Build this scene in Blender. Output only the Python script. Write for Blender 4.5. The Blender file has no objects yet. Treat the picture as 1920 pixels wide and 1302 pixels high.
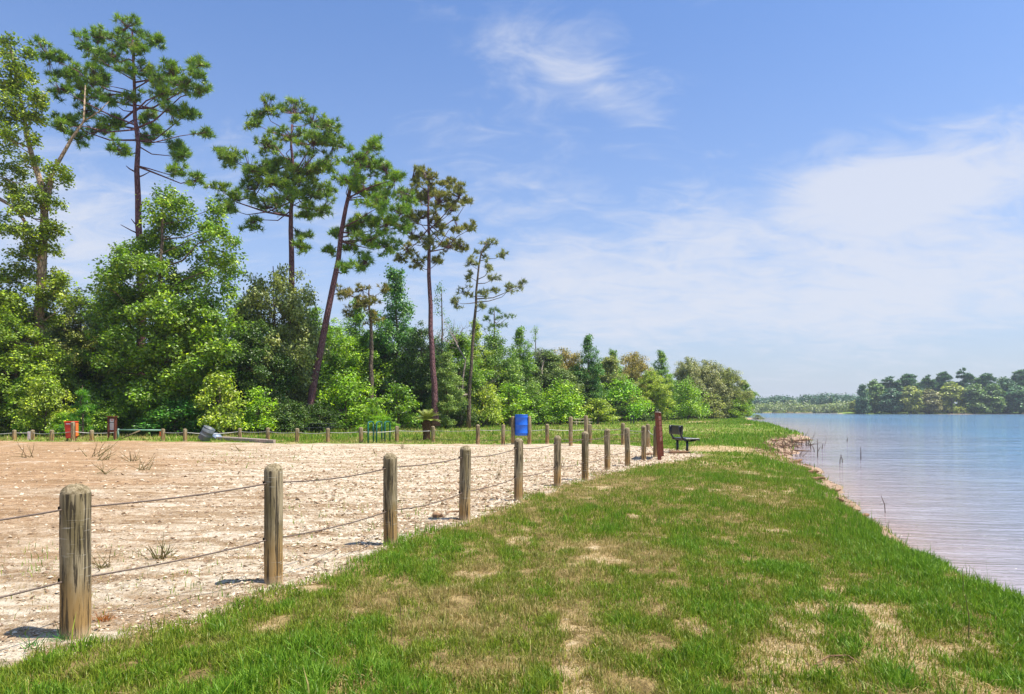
import bpy, math, random
import numpy as np
R = math.radians
rng = np.random.default_rng(7)
random.seed(7)
sc = bpy.context.scene
col = sc.collection

# ------------------------------------------------------------------ camera, sky, sun
CZ, F, HY = 1.45, 1280.0, 770.0            # camera height, focal length and horizon row in photo pixels
cam = bpy.data.cameras.new('camera'); cam.lens = 24; cam.sensor_width = 36
cam.shift_y = (HY - 651) / 1920.0; cam.clip_start = 0.05; cam.clip_end = 6000
co = bpy.data.objects.new('camera', cam); col.objects.link(co)
co.location = (0, 0, CZ); co.rotation_euler = (R(90), 0, 0); sc.camera = co
sc.view_settings.view_transform = 'Standard'; sc.view_settings.look = 'None'
sc.view_settings.gamma = 1; sc.view_settings.use_curve_mapping = False
sc.view_settings.exposure = 0.62
sc.cycles.max_bounces = 6; sc.cycles.diffuse_bounces = 3; sc.cycles.transparent_max_bounces = 4

SUN_EL, SUN_AZ = R(64), R(104)
sl = bpy.data.lights.new('sun', 'SUN'); sl.energy = 5.0; sl.angle = R(0.5); sl.color = (1, .95, .86)
so = bpy.data.objects.new('sun', sl); col.objects.link(so)
so.rotation_euler = (R(90) - SUN_EL, 0, math.pi - SUN_AZ); so.location = (20, -5, 40)

w = bpy.data.worlds.new('World'); sc.world = w; w.use_nodes = True
nt = w.node_tree; nt.nodes.clear()
class NB:
    """small node-building helper"""
    def __init__(s, nt): s.nt = nt
    def n(s, t, **kw):
        nd = s.nt.nodes.new(t)
        for k, v in kw.items():
            if k == 'ins':
                for i, x in v.items():
                    if isinstance(x, bpy.types.NodeSocket): s.nt.links.new(x, nd.inputs[i])
                    else: nd.inputs[i].default_value = x
            else: setattr(nd, k, v)
        return nd
    def m(s, op, a, b=0.0, c=0.0, clamp=False):
        nd = s.n('ShaderNodeMath', operation=op, use_clamp=clamp, ins={0: a, 1: b, 2: c}); return nd.outputs[0]
    def mix(s, f, a, b, t='MIX'):
        nd = s.n('ShaderNodeMix', data_type='RGBA', blend_type=t, ins={0: f, 6: a, 7: b}); return nd.outputs[2]
    def noise(s, vec, scale, detail=4, rough=.55, dist=0.0):
        return s.n('ShaderNodeTexNoise', ins={'Vector': vec, 'Scale': scale, 'Detail': detail, 'Roughness': rough, 'Distortion': dist}).outputs[0]
    def ramp(s, f, lo, hi):
        nd = s.n('ShaderNodeMapRange', interpolation_type='SMOOTHSTEP', ins={0: f, 1: lo, 2: hi}); return nd.outputs[0]
    def scale(s, vec, v):
        nd = s.n('ShaderNodeMapping', ins={0: vec}); nd.inputs['Scale'].default_value = v; return nd.outputs[0]
B = NB(nt)
sky = B.n('ShaderNodeTexSky', sky_type='NISHITA', sun_disc=False, sun_elevation=SUN_EL, sun_rotation=SUN_AZ)
sky.air_density = 1.0; sky.dust_density = 1.2; sky.ozone_density = 1.0; sky.altitude = 0
tc = B.n('ShaderNodeTexCoord').outputs['Generated']
sx = B.n('ShaderNodeSeparateXYZ', ins={0: tc})
az = B.m('ARCTAN2', sx.outputs[0], sx.outputs[1])
el = B.m('ARCSINE', sx.outputs[2])
elc = B.m('MAXIMUM', sx.outputs[2], 0.0)
# cloud layer projected to a plane high above the lake
hh = B.m('ADD', elc, 0.22)
cv = B.n('ShaderNodeCombineXYZ', ins={0: B.m('DIVIDE', sx.outputs[0], hh), 1: B.m('DIVIDE', sx.outputs[1], hh), 2: 0.0}).outputs[0]
n1 = B.noise(B.scale(cv, (1.0, 1.35, 1)), 1.5, 9, .6, .5)
n2 = B.noise(B.scale(cv, (.8, 1, 1)), .55, 3, .5, .2)
cover = B.m('ADD', B.m('MULTIPLY', n1, .75), B.m('MULTIPLY', n2, .45))
def blob(px, py, rx, ry, amp, rot=0.0):
    a0 = math.atan2(px - 960, F); e0 = math.atan2(HY - py, math.hypot(px - 960, F))
    da = B.m('SUBTRACT', az, a0); de = B.m('SUBTRACT', el, e0)
    c, s_ = math.cos(rot), math.sin(rot)
    u = B.m('DIVIDE', B.m('ADD', B.m('MULTIPLY', da, c), B.m('MULTIPLY', de, s_)), rx / F)
    v = B.m('DIVIDE', B.m('SUBTRACT', B.m('MULTIPLY', de, c), B.m('MULTIPLY', da, s_)), ry / F)
    d2 = B.m('ADD', B.m('MULTIPLY', u, u), B.m('MULTIPLY', v, v))
    return B.m('MULTIPLY', B.m('EXPONENT', B.m('MULTIPLY', d2, -1.0)), amp)
for b in [(1030, 115, 210, 42, .17, -.30), (1150, 190, 150, 34, .13, -.3), (700, 360, 420, 90, .06, 0), (760, 200, 120, 50, .10, 0), (1620, 355, 120, 45, .36, 0), (1800, 355, 200, 38, .20, .1), (1850, 250, 170, 34, .10, .3),
          (1330, 420, 130, 40, .20, 0), (1800, 470, 330, 90, .20, 0), (1200, 560, 380, 70, .14, 0), (1550, 560, 500, 80, .16, 0), (1560, 620, 160, 40, .12, 0), (150, 450, 170, 80, .2, 0),
          (1100, 480, 200, 60, .12, 0), (600, 150, 380, 110, -.22, 0), (1500, 110, 280, 90, -.25, 0), (1850, 60, 250, 90, -.2, 0)]:
    cover = B.m('ADD', cover, blob(*b))
n3 = B.noise(B.scale(cv, (1.0, 1.6, 1)), 5.5, 8, .62, .9)
cover = B.m('ADD', cover, B.m('MULTIPLY', B.m('SUBTRACT', n3, .5), .62))
cl = B.ramp(cover, .53, 1.0)
lowhaze = B.m('POWER', B.m('SUBTRACT', 1.0, elc, clamp=True), 3.4)
skyc = B.n('ShaderNodeVectorMath', operation='MULTIPLY', ins={0: sky.outputs[0], 1: (.86, 1.24, 1.74)}).outputs[0]
hz = B.mix(B.m('MULTIPLY', lowhaze, .88, clamp=True), skyc, (5.3, 5.6, 6.25, 1))
fin = B.mix(B.m('MULTIPLY', cl, .80), hz, (6.5, 6.75, 7.5, 1))
bg = B.n('ShaderNodeBackground', ins={0: fin, 1: 0.078})
wo = B.n('ShaderNodeOutputWorld', ins={0: bg.outputs[0]})

# ------------------------------------------------------------------ helpers
def at(px, py, Y):                       # photo pixel at depth Y -> point of the place
    return np.array([(px - 960) / F * Y, Y, CZ - (py - HY) / F * Y])
def gnd(px, py, z=0.0):                  # photo pixel on the ground
    Y = (CZ - z) * F / (py - HY); return np.array([(px - 960) / F * Y, Y, z])

def vnoise(x, y, seed=0):
    xi = np.floor(x).astype(np.int64); yi = np.floor(y).astype(np.int64)
    fx = x - xi; fy = y - yi; fx = fx*fx*(3-2*fx); fy = fy*fy*(3-2*fy)
    def h(a, b):
        n = (a*374761393 + b*668265263 + seed*1274126177) & 0xffffffff
        n = ((n ^ (n >> 13)) * 1274126177) & 0xffffffff
        return ((n ^ (n >> 16)) & 0xffff) / 65535.0
    return (h(xi, yi)*(1-fx) + h(xi+1, yi)*fx)*(1-fy) + (h(xi, yi+1)*(1-fx) + h(xi+1, yi+1)*fx)*fy
def fbm(x, y, seed=0, o=4):
    s = 0; a = .5
    for k in range(o): s = s + a*vnoise(x*2**k, y*2**k, seed+k*17); a *= .5
    return s / (1-.5**o)

def mkmesh(name, V, faces, mats, midx=None, smooth=False, attrs=None):
    """faces: list of integer arrays (n,3) / (n,4)"""
    V = np.asarray(V, dtype=np.float32); me = bpy.data.meshes.new(name)
    me.vertices.add(len(V)); me.vertices.foreach_set('co', V.ravel())
    idx = np.concatenate([f.ravel() for f in faces]).astype(np.int32)
    tot = np.concatenate([np.full(len(f), f.shape[1]) for f in faces]).astype(np.int32)
    st = np.concatenate([[0], np.cumsum(tot)[:-1]]).astype(np.int32)
    me.loops.add(len(idx)); me.loops.foreach_set('vertex_index', idx)
    me.polygons.add(len(tot)); me.polygons.foreach_set('loop_start', st); me.polygons.foreach_set('loop_total', tot)
    for m in (mats if isinstance(mats, (list, tuple)) else [mats]): me.materials.append(m)
    if midx is not None: me.polygons.foreach_set('material_index', np.asarray(midx, dtype=np.int32))
    me.update(calc_edges=True)
    me.polygons.foreach_set('use_smooth', np.full(len(tot), bool(smooth)))
    for k, a in (attrs or {}).items():
        at_ = me.attributes.new(k, 'FLOAT', 'POINT'); at_.data.foreach_set('value', np.asarray(a, dtype=np.float32))
    return me

class MB:
    """collects shapes in world coordinates"""
    def __init__(s): s.V = []; s.Fq = []; s.Ft = []; s.n = 0
    def add(s, V, Q=None, T=None):
        V = np.asarray(V, float).reshape(-1, 3); s.V.append(V)
        if Q is not None and len(Q): s.Fq.append(np.asarray(Q) + s.n)
        if T is not None and len(T): s.Ft.append(np.asarray(T) + s.n)
        s.n += len(V); return s
    def box(s, c, size, rot=None, bev=0.0):
        hx, hy, hz = np.array(size)/2.0
        b = min(bev, hx*.9, hy*.9, hz*.9) if bev else 0
        if b:
            V = []; 
            for sx_ in (-1, 1):
                for sy in (-1, 1):
                    for sz in (-1, 1):
                        V += [(sx_*hx, sy*(hy-b), sz*(hz-b)), (sx_*(hx-b), sy*hy, sz*(hz-b)), (sx_*(hx-b), sy*(hy-b), sz*hz)]
            V = np.array(V); k = lambda a, b_, c_, w_: ((a*2+b_)*2+c_)*3+w_
            Q = []; T = []
            for a in (0, 1):
                q = [k(a,0,0,0), k(a,1,0,0), k(a,1,1,0), k(a,0,1,0)]; Q.append(q if a else q[::-1])
                q = [k(0,a,0,1), k(0,a,1,1), k(1,a,1,1), k(1,a,0,1)]; Q.append(q if a else q[::-1])
                q = [k(0,0,a,2), k(1,0,a,2), k(1,1,a,2), k(0,1,a,2)]; Q.append(q if a else q[::-1])
            for a in (0, 1):
                for b2 in (0, 1):
                    Q.append([k(a,b2,0,0), k(a,b2,1,0), k(a,b2,1,1), k(a,b2,0,1)])
                    Q.append([k(a,0,b2,0), k(a,1,b2,0), k(a,1,b2,2), k(a,0,b2,2)])
                    Q.append([k(0,a,b2,1), k(1,a,b2,1), k(1,a,b2,2), k(0,a,b2,2)])
                    for c2 in (0, 1): T.append([k(a,b2,c2,0), k(a,b2,c2,1), k(a,b2,c2,2)])
        else:
            V = np.array([(x*hx, y*hy, z*hz) for x in (-1, 1) for y in (-1, 1) for z in (-1, 1)])
            Q = [(0,1,3,2), (4,6,7,5), (0,4,5,1), (2,3,7,6), (0,2,6,4), (1,5,7,3)]; T = None
        if rot is not None: V = V @ np.array(rot).T
        return s.add(V + np.array(c), Q, T)
    def bar(s, a, b, wd, th, up=(0, 0, 1), bev=0.004):
        a = np.array(a, float); b = np.array(b, float); z = b-a; L = np.linalg.norm(z); z /= L
        u = np.array(up, float); x = np.cross(u, z)
        if np.linalg.norm(x) < 1e-4: x = np.cross((1, 0, 0), z)
        x /= np.linalg.norm(x); y = np.cross(z, x)
        return s.box((a+b)/2, (wd, th, L), np.stack([x, y, z], 1), bev)
    def tube(s, pts, rad, n=6, cap=True):
        P = np.asarray(pts, float); m = len(P); rad = np.broadcast_to(np.asarray(rad, float), (m,))
        T = np.gradient(P, axis=0); T /= np.linalg.norm(T, axis=1)[:, None] + 1e-12
        ref = np.array((0, 0, 1.)) if abs(T[0][2]) < .9 else np.array((1., 0, 0))
        X = np.cross(ref, T); nl = np.linalg.norm(X, axis=1)[:, None]; X = X/np.maximum(nl, 1e-6); Y = np.cross(T, X)
        a = np.arange(n)/n*2*math.pi
        V = P[:, None] + rad[:, None, None]*(np.cos(a)[None, :, None]*X[:, None] + np.sin(a)[None, :, None]*Y[:, None])
        i = np.arange(m-1)[:, None]*n; j = np.arange(n)[None]; j2 = (j+1) % n
        Q = np.stack([i+j, i+j2, i+n+j2, i+n+j], -1).reshape(-1, 4)
        V = V.reshape(-1, 3); Tt = []
        if cap:
            V = np.vstack([V, P[0], P[-1]]); c0, c1 = m*n, m*n+1
            Tt = [(c0, (k+1) % n, k) for k in range(n)] + [(c1, (m-1)*n+k, (m-1)*n+(k+1) % n) for k in range(n)]
        return s.add(V, Q, Tt)
    def lathe(s, prof, c=(0, 0, 0), n=24, rot=None, cap=True):
        p = np.asarray(prof, float); a = np.arange(n)/n*2*math.pi
        V = np.stack([p[:, 0:1]*np.cos(a), p[:, 0:1]*np.sin(a), np.repeat(p[:, 1:2], n, 1)], -1).reshape(-1, 3)
        m = len(p); i = np.arange(m-1)[:, None]*n; j = np.arange(n)[None]; j2 = (j+1) % n
        Q = np.stack([i+j, i+j2, i+n+j2, i+n+j], -1).reshape(-1, 4); Tt = []
        if cap:
            V = np.vstack([V, (0, 0, p[0, 1]), (0, 0, p[-1, 1])])
            Tt = [(m*n, (k+1) % n, k) for k in range(n)] + [(m*n+1, (m-1)*n+k, (m-1)*n+(k+1) % n) for k in range(n)]
        if rot is not None: V = V @ np.array(rot).T
        return s.add(V + np.array(c), Q, Tt)
    def mesh(s, name, mat, org=(0, 0, 0), smooth=False, **kw):
        V = np.vstack(s.V) - np.array(org)
        fs = []
        if s.Fq: fs.append(np.vstack(s.Fq))
        if s.Ft: fs.append(np.vstack(s.Ft))
        return mkmesh(name, V, fs, mat, smooth=smooth, **kw)

def tag(o, label, cat, group=None, kind=None):
    if label: o['label'] = label
    if cat: o['category'] = cat
    if group: o['group'] = group
    if kind: o['kind'] = kind
    return o
def thing(name, label, cat, loc, group=None):
    o = bpy.data.objects.new(name, None); col.objects.link(o); o.location = loc; o.empty_display_size = .2
    return tag(o, label, cat, group)
def link(name, me, loc=(0, 0, 0), parent=None):
    o = bpy.data.objects.new(name, me); col.objects.link(o); o.location = loc
    if parent: o.parent = parent
    return o
def part(root, name, mb, mat, smooth=False, parent=None):
    """a part built in world coordinates under its thing"""
    rl = np.array(root.location); o = link(name, mb.mesh(name, mat, rl, smooth), (0, 0, 0), parent or root)
    return o
def single(name, mb, mat, label, cat, loc, group=None, smooth=False, kind=None):
    o = link(name, mb.mesh(name, mat, loc, smooth), loc); return tag(o, label, cat, group, kind)
def copy_thing(root, loc, rz=0.0, s=(1, 1, 1), label=None, group=None, color=None):
    r = root.copy(); col.objects.link(r); r.location = loc; r.rotation_euler = (0, 0, rz); r.scale = s
    if label: r['label'] = label
    if group: r['group'] = group
    for ch in root.children:
        c = ch.copy(); col.objects.link(c); c.parent = r
        if color and c.name.startswith('crown'): c.color = (*color, 1)
    return r

# ------------------------------------------------------------------ materials
def mat(name):
    m = bpy.data.materials.new(name); m.use_nodes = True; m.node_tree.nodes.clear()
    b = NB(m.node_tree); return m, b
def out(b, sh, disp=None):
    o = b.n('ShaderNodeOutputMaterial'); b.nt.links.new(sh, o.inputs[0])
def pbr(b, colr, rough=.8, spec=.3, bump=None, bs=.5, bd=.01, metal=0.0, **kw):
    p = b.n('ShaderNodeBsdfPrincipled', ins={'Base Color': colr, 'Roughness': rough, 'Specular IOR Level': spec, 'Metallic': metal})
    if bump is not None:
        bn = b.n('ShaderNodeBump', ins={'Strength': bs, 'Distance': bd, 'Height': bump}); b.nt.links.new(bn.outputs[0], p.inputs['Normal'])
    return p.outputs[0]
def objv(b): return b.n('ShaderNodeTexCoord').outputs['Object']
def simple(name, c, rough=.6, spec=.3, var=.25, scale=6.0, metal=0.0, c2=None, bd=.004):
    m, b = mat(name); v = objv(b); n = b.noise(v, scale, 5, .6)
    c2 = c2 or tuple(x*(1-var) for x in c)
    n2 = b.noise(v, scale*9, 3, .6)
    cc = b.mix(b.ramp(n, .35, .68), (*c, 1), (*c2, 1))
    cc = b.mix(b.m('MULTIPLY', b.ramp(n2, .5, .75), .35), cc, (*[x*.6 for x in c], 1))
    out(b, pbr(b, cc, rough, spec, n2, .5, bd, metal)); return m

def leaf_mat(name, trans=.22, var=.5):
    m, b = mat(name)
    oc = b.n('ShaderNodeObjectInfo').outputs['Color']
    rd = b.n('ShaderNodeNewGeometry').outputs['Random Per Island']
    big = b.noise(objv(b), .55, 3, .6)
    tf = b.n('ShaderNodeAttribute', attribute_name='tuft').outputs['Fac']
    hs = b.n('ShaderNodeHueSaturation', ins={'Color': oc, 'Fac': 1.0,
        'Hue': b.m('SUBTRACT', b.m('ADD', .485, b.m('MULTIPLY', big, .04)), b.m('MULTIPLY', b.m('POWER', tf, 2.0), .045)), 'Saturation': b.m('ADD', .85, b.m('MULTIPLY', rd, .3)),
        'Value': b.m('MULTIPLY', b.m('MULTIPLY', 2.45, b.m('ADD', 1-var, b.m('MULTIPLY', rd, 2*var))), b.m('ADD', .55, b.m('MULTIPLY', tf, .9)))})
    c = b.mix(b.m('MULTIPLY', b.ramp(rd, .88, .99), .55), hs.outputs[0], (.20, .17, .06, 1))
    p = pbr(b, c, .42, .45)
    tcx = b.n('ShaderNodeVectorMath', operation='MULTIPLY', ins={0: c, 1: (1.25, 1.35, .6)}).outputs[0]
    t = b.n('ShaderNodeBsdfTranslucent', ins={0: tcx}).outputs[0]
    out(b, b.n('ShaderNodeMixShader', ins={0: trans, 1: p, 2: t}).outputs[0]); return m
M_leaf = leaf_mat('leaf_green'); M_needle = leaf_mat('pine_needle', .25, .3)

def bark_mat(name, c1, c2, sc_=(9, 9, 2.2)):
    m, b = mat(name); v = objv(b)
    n = b.noise(b.scale(v, sc_), 1.0, 6, .65, .4)
    vo = b.n('ShaderNodeTexVoronoi', feature='DISTANCE_TO_EDGE', ins={'Vector': b.scale(v, sc_), 'Scale': 1.3}).outputs[0]
    e = b.ramp(vo, .0, .22)
    c = b.mix(n, (*c1, 1), (*c2, 1)); c = b.mix(b.m('MULTIPLY', b.m('SUBTRACT', 1.0, e), .7), c, (*[x*.35 for x in c1], 1))
    out(b, pbr(b, c, .9, .15, b.m('ADD', e, b.m('MULTIPLY', n, .6)), .9, .04)); return m
M_pbark = bark_mat('pine_bark', (.15, .065, .08), (.34, .17, .17))
M_bark = bark_mat('grey_bark', (.12, .085, .06), (.30, .22, .16))
M_lbark = bark_mat('pale_bark', (.33, .22, .13), (.55, .42, .28), (4, 4, 2))

def wood_post_mat():
    m, b = mat('weathered_post_wood'); v = objv(b)
    rnd = b.n('ShaderNodeObjectInfo').outputs['Random']
    off = b.n('ShaderNodeCombineXYZ', ins={0: b.m('MULTIPLY', rnd, 37.0), 1: b.m('MULTIPLY', rnd, 11.0), 2: b.m('MULTIPLY', rnd, 5.0)}).outputs[0]
    vv = b.n('ShaderNodeVectorMath', operation='ADD', ins={0: v, 1: off}).outputs[0]
    g1 = b.noise(b.scale(vv, (34, 34, 1.5)), 1, 6, .7, 1.4)
    g2 = b.noise(b.scale(vv, (70, 70, 3.0)), 1, 4, .6, .6)
    g3 = b.noise(b.scale(vv, (9, 9, 2.2)), 1, 4, .6, .5)
    z = b.n('ShaderNodeSeparateXYZ', ins={0: v}).outputs[2]
    c = b.mix(b.ramp(g3, .38, .62), (.20, .155, .075, 1), (.36, .285, .17, 1))
    low = b.m('SUBTRACT', 1.0, b.ramp(b.m('ADD', z, b.m('MULTIPLY', g3, .35)), .28, .72))
    c = b.mix(b.m('MULTIPLY', low, .75), c, (.42, .245, .085, 1))
    c = b.mix(b.m('MULTIPLY', b.ramp(g1, .50, .57), .88), c, (.055, .042, .028, 1))
    c = b.mix(b.m('MULTIPLY', b.ramp(g2, .55, .7), .5), c, (.12, .09, .05, 1))
    sc_ = b.noise(b.scale(vv, (7, 7, 90)), 1, 2, .5)
    pm = b.noise(vv, 3.5, 2, .5)
    c = b.mix(b.m('MULTIPLY', b.m('MULTIPLY', b.ramp(sc_, .62, .70), b.ramp(pm, .48, .6)), .6), c, (.55, .50, .40, 1))
    foot = b.m('SUBTRACT', 1.0, b.ramp(b.m('ADD', z, b.m('MULTIPLY', g2, .08)), .04, .13))
    c = b.mix(b.m('MULTIPLY', foot, .6), c, (.55, .42, .27, 1))
    out(b, pbr(b, c, .85, .2, b.m('SUBTRACT', b.m('MULTIPLY', g2, .4), b.ramp(g1, .50, .62)), .8, .006)); return m
M_post = wood_post_mat()
def endgrain():
    m, b = mat('post_end_grain'); v = objv(b)
    n = b.noise(b.scale(v, (22, 22, 22)), 1, 5, .7, .8)
    c = b.mix(b.ramp(n, .35, .65), (.12, .09, .045, 1), (.36, .29, .18, 1)); out(b, pbr(b, c, .95, .1, n, .9, .01)); return m
M_end = endgrain()

def ground_mat():
    m, b = mat('ground_surface'); v = objv(b)
    A = lambda k: b.n('ShaderNodeAttribute', attribute_name=k).outputs['Fac']
    lot, sand, red, beach, green = A('lot'), A('sand'), A('red'), A('beach'), A('green')
    nf = b.noise(v, 46, 4, .65); nm = b.noise(v, 5.5, 6, .65, .3); nl = b.noise(v, .8, 5, .6, .3); ns = b.noise(b.scale(v, (.35, 1.6, 1)), 1.6, 6, .62, .4)
    ng = b.noise(v, 17, 5, .7, .5)
    # gravel lot: pale crushed stone, pink-tan dirt to the left, brown litter in patches
    pale = b.mix(b.ramp(nm, .3, .7), (.44, .32, .19, 1), (.80, .69, .52, 1))
    dirt = b.mix(b.ramp(nm, .3, .7), (.33, .18, .085, 1), (.58, .38, .21, 1))
    lc = b.mix(red, pale, dirt)
    tr = b.noise(b.scale(v, (.10, 2.4, 1)), 1.3, 5, .6, .3)
    lc = b.mix(b.m('MULTIPLY', b.ramp(tr, .53, .66), .55), lc, (.40, .25, .12, 1))
    lc = b.mix(b.m('MULTIPLY', b.ramp(nl, .56, .72), .7), lc, (.80, .70, .56, 1))
    lc = b.mix(b.m('MULTIPLY', b.ramp(ns, .48, .58), .7), lc, (.29, .17, .075, 1))
    lc = b.mix(b.m('MULTIPLY', b.m('MULTIPLY', b.ramp(ng, .53, .60), b.ramp(b.noise(v, 1.1, 4, .6), .38, .60)), .9), lc, (.17, .10, .05, 1))
    lc = b.mix(b.m('MULTIPLY', b.ramp(nf, .56, .66), .6), lc, (.76, .68, .56, 1))
    # lawn soil: straw thatch, sandy bare patches
    st = b.mix(b.ramp(nm, .35, .65), (.17, .12, .04, 1), (.42, .30, .13, 1))
    st = b.mix(b.m('MULTIPLY', b.ramp(nf, .5, .65), .6), st, (.16, .11, .05, 1))
    sd = b.mix(b.ramp(nm, .3, .7), (.38, .25, .11, 1), (.68, .53, .31, 1))
    sd = b.mix(b.m('MULTIPLY', b.ramp(ng, .58, .7), .6), sd, (.34, .22, .10, 1))
    gcol = b.mix(b.ramp(b.noise(v, 9, 5, .7), .35, .65), (.085, .19, .014, 1), (.17, .28, .025, 1))
    yel = b.mix(nm, (.34, .30, .08, 1), (.42, .33, .13, 1))
    gz = b.ramp(b.m('ADD', ns, b.m('MULTIPLY', b.m('SUBTRACT', nl, .5), .7)), .50, .66)
    gcol = b.mix(gz, gcol, yel)
    sm = b.ramp(b.m('ADD', sand, b.m('MULTIPLY', b.m('SUBTRACT', ng, .5), 2.2)), .40, .70)
    lawn = b.mix(green, st, gcol); lawn = b.mix(sm, lawn, sd)
    bc = b.mix(nm, (.30, .19, .115, 1), (.52, .37, .26, 1))
    bm = b.ramp(b.m('ADD', beach, b.m('MULTIPLY', b.m('SUBTRACT', ng, .5), .5)), .35, .6)
    lawn = b.mix(bm, lawn, bc)
    lm = b.ramp(b.m('ADD', lot, b.m('MULTIPLY', b.m('SUBTRACT', ng, .5), .6)), .42, .58)
    c = b.mix(lm, lawn, lc)
    hgt = b.m('ADD', b.m('ADD', b.m('MULTIPLY', ng, 1.0), b.m('MULTIPLY', nf, .5)), b.m('MULTIPLY', nm, 1.2))
    out(b, pbr(b, c, .95, .08, hgt, 1.0, .05)); return m
M_ground = ground_mat()

def water_mat():
    m, b = mat('lake_water'); v = objv(b)
    rot = b.n('ShaderNodeMapping', ins={0: v}); rot.inputs['Rotation'].default_value = (0, 0, R(8)); rv = rot.outputs[0]
    am = b.ramp(b.noise(b.scale(rv, (.22, .5, 1)), 1, 3, .6), .30, .65)
    a = b.m('MULTIPLY', b.noise(b.scale(rv, (.8, 3.4, 1)), 1, 4, .6, 1.3), b.m('ADD', .45, b.m('MULTIPLY', am, .9)))
    c_ = b.noise(b.scale(rv, (.16, .62, 1)), 1, 4, .6, .5)
    d = b.noise(b.scale(rv, (.02, .07, 1)), 1, 3, .6, .3)
    yy = b.n('ShaderNodeSeparateXYZ', ins={0: v}); yv = yy.outputs[1]
    far = b.ramp(yv, 9, 45)
    hgt = b.m('ADD', b.m('MULTIPLY', a, .075), b.m('MULTIPLY', b.m('MULTIPLY', c_, far), .60))
    gust = b.ramp(d, .40, .62)
    shore = b.n('ShaderNodeAttribute', attribute_name='depth').outputs['Fac']
    colr = b.mix(shore, (.36, .26, .22, 1), (.11, .25, .40, 1))  # sand tone inshore; reflected sky's blue is put into the offshore colour
    colr = b.mix(b.m('MULTIPLY', b.m('MULTIPLY', gust, far), .35), colr, (.07, .12, .19, 1))
    bn = b.n('ShaderNodeBump', ins={'Strength': 1.0, 'Distance': 1.0, 'Height': hgt})
    p = b.n('ShaderNodeBsdfPrincipled', ins={'Base Color': colr, 'Roughness': .06, 'IOR': 1.33, 'Specular IOR Level': .5, 'Normal': bn.outputs[0]})
    out(b, p.outputs[0]); return m
M_water = water_mat()

def blade_mat():
    m, b = mat('grass_blade')
    dry = b.n('ShaderNodeAttribute', attribute_name='dry').outputs['Fac']
    rd = b.n('ShaderNodeNewGeometry').outputs['Random Per Island']
    g = b.mix(rd, (.08, .145, .010, 1), (.36, .43, .035, 1))
    lush = b.mix(rd, (.07, .19, .010, 1), (.27, .44, .03, 1))
    y = b.mix(rd, (.30, .24, .06, 1), (.60, .46, .19, 1))
    c = b.mix(b.ramp(dry, -.6, .0), lush, g); c = b.mix(b.ramp(dry, .15, .95), c, y)
    p = pbr(b, c, .5, .35)
    t = b.n('ShaderNodeBsdfTranslucent', ins={0: c}).outputs[0]
    out(b, b.n('ShaderNodeMixShader', ins={0: .35, 1: p, 2: t}).outputs[0]); return m
M_blade = blade_mat()

def stone_mat():
    m, b = mat('crushed_stone'); rd = b.n('ShaderNodeNewGeometry').outputs['Random Per Island']
    n = b.noise(objv(b), 60, 3, .6)
    c = b.mix(b.ramp(rd, .1, .9), (.36, .25, .15, 1), (.66, .55, .40, 1)); c = b.mix(b.m('MULTIPLY', b.m('MULTIPLY', b.ramp(rd, .30, .31), b.ramp(rd, .56, .55)), .85), c, (.17, .10, .055, 1))
    c = b.mix(b.m('MULTIPLY', n, .3), c, (.42, .3, .2, 1)); out(b, pbr(b, c, .9, .15)); return m
M_stone = stone_mat()

M_cable = simple('steel_cable', (.17, .12, .09), .55, .5, .3, 40, .3)
M_cable2 = simple('pale_galvanised_cable', (.50, .47, .42), .5, .5, .2, 40, .3)  # paler metal tone for far cables and sign fittings
M_black = simple('black_plastic_coating', (.018, .02, .026), .35, .5, .3, 30)
M_hole = simple('dark_drill_hole', (.02, .015, .01), .9, .1)
M_blue = simple('blue_plastic', (.012, .13, .62), .38, .5, .12, 4)
M_red = simple('red_painted_plastic', (.66, .05, .022), .5, .4, .25, 5, c2=(.50, .03, .015))
M_orange = simple('orange_plastic', (.80, .19, .04), .5, .4, .2, 5)
M_brown = simple('red_brown_stained_wood', (.19, .055, .03), .7, .25, .4, 14, c2=(.11, .032, .02))
M_white = simple('white_sign_sheet', (.78, .70, .68), .6, .3, .1, 10)
M_ink = simple('dark_print', (.05, .08, .07), .6, .3)
M_pinkp = simple('faded_pink_print', (.70, .35, .30), .6, .3)
M_gpaint = simple('green_painted_steel', (.006, .11, .075), .35, .5, .2, 9)
M_gate = simple('faded_green_gate_paint', (.13, .28, .19), .5, .4, .3, 7, c2=(.24, .34, .27))
M_rust = simple('rusty_brown_steel', (.24, .17, .10), .8, .3, .4, 12)
M_drum = simple('dark_grey_drum', (.085, .105, .12), .5, .4, .35, 5, c2=(.14, .15, .15))
M_lid = simple('blue_grey_lid', (.24, .30, .38), .45, .5, .2, 8)
M_timber = simple('bleached_timber', (.42, .33, .27), .85, .2, .35, 9, c2=(.27, .20, .16))
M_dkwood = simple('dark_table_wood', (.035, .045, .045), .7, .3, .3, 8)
M_palewood = simple('pale_table_wood', (.68, .55, .40), .8, .2, .3, 8)
M_drift = simple('driftwood', (.27, .16, .09), .9, .15, .5, 12, c2=(.15, .085, .045))
M_dead = simple('dead_branch', (.12, .08, .06), .9, .1, .4, 12)
M_weed = simple('dry_weed_stalk', (.13, .13, .05), .8, .1, .5, 12, c2=(.20, .13, .06))
M_rusty = simple('rust_red_dry_tuft', (.48, .17, .04), .8, .1, .4, 12)
M_palmtr = bark_mat('palm_trunk_bark', (.10, .05, .025), (.26, .14, .07), (14, 14, 14))

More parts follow.
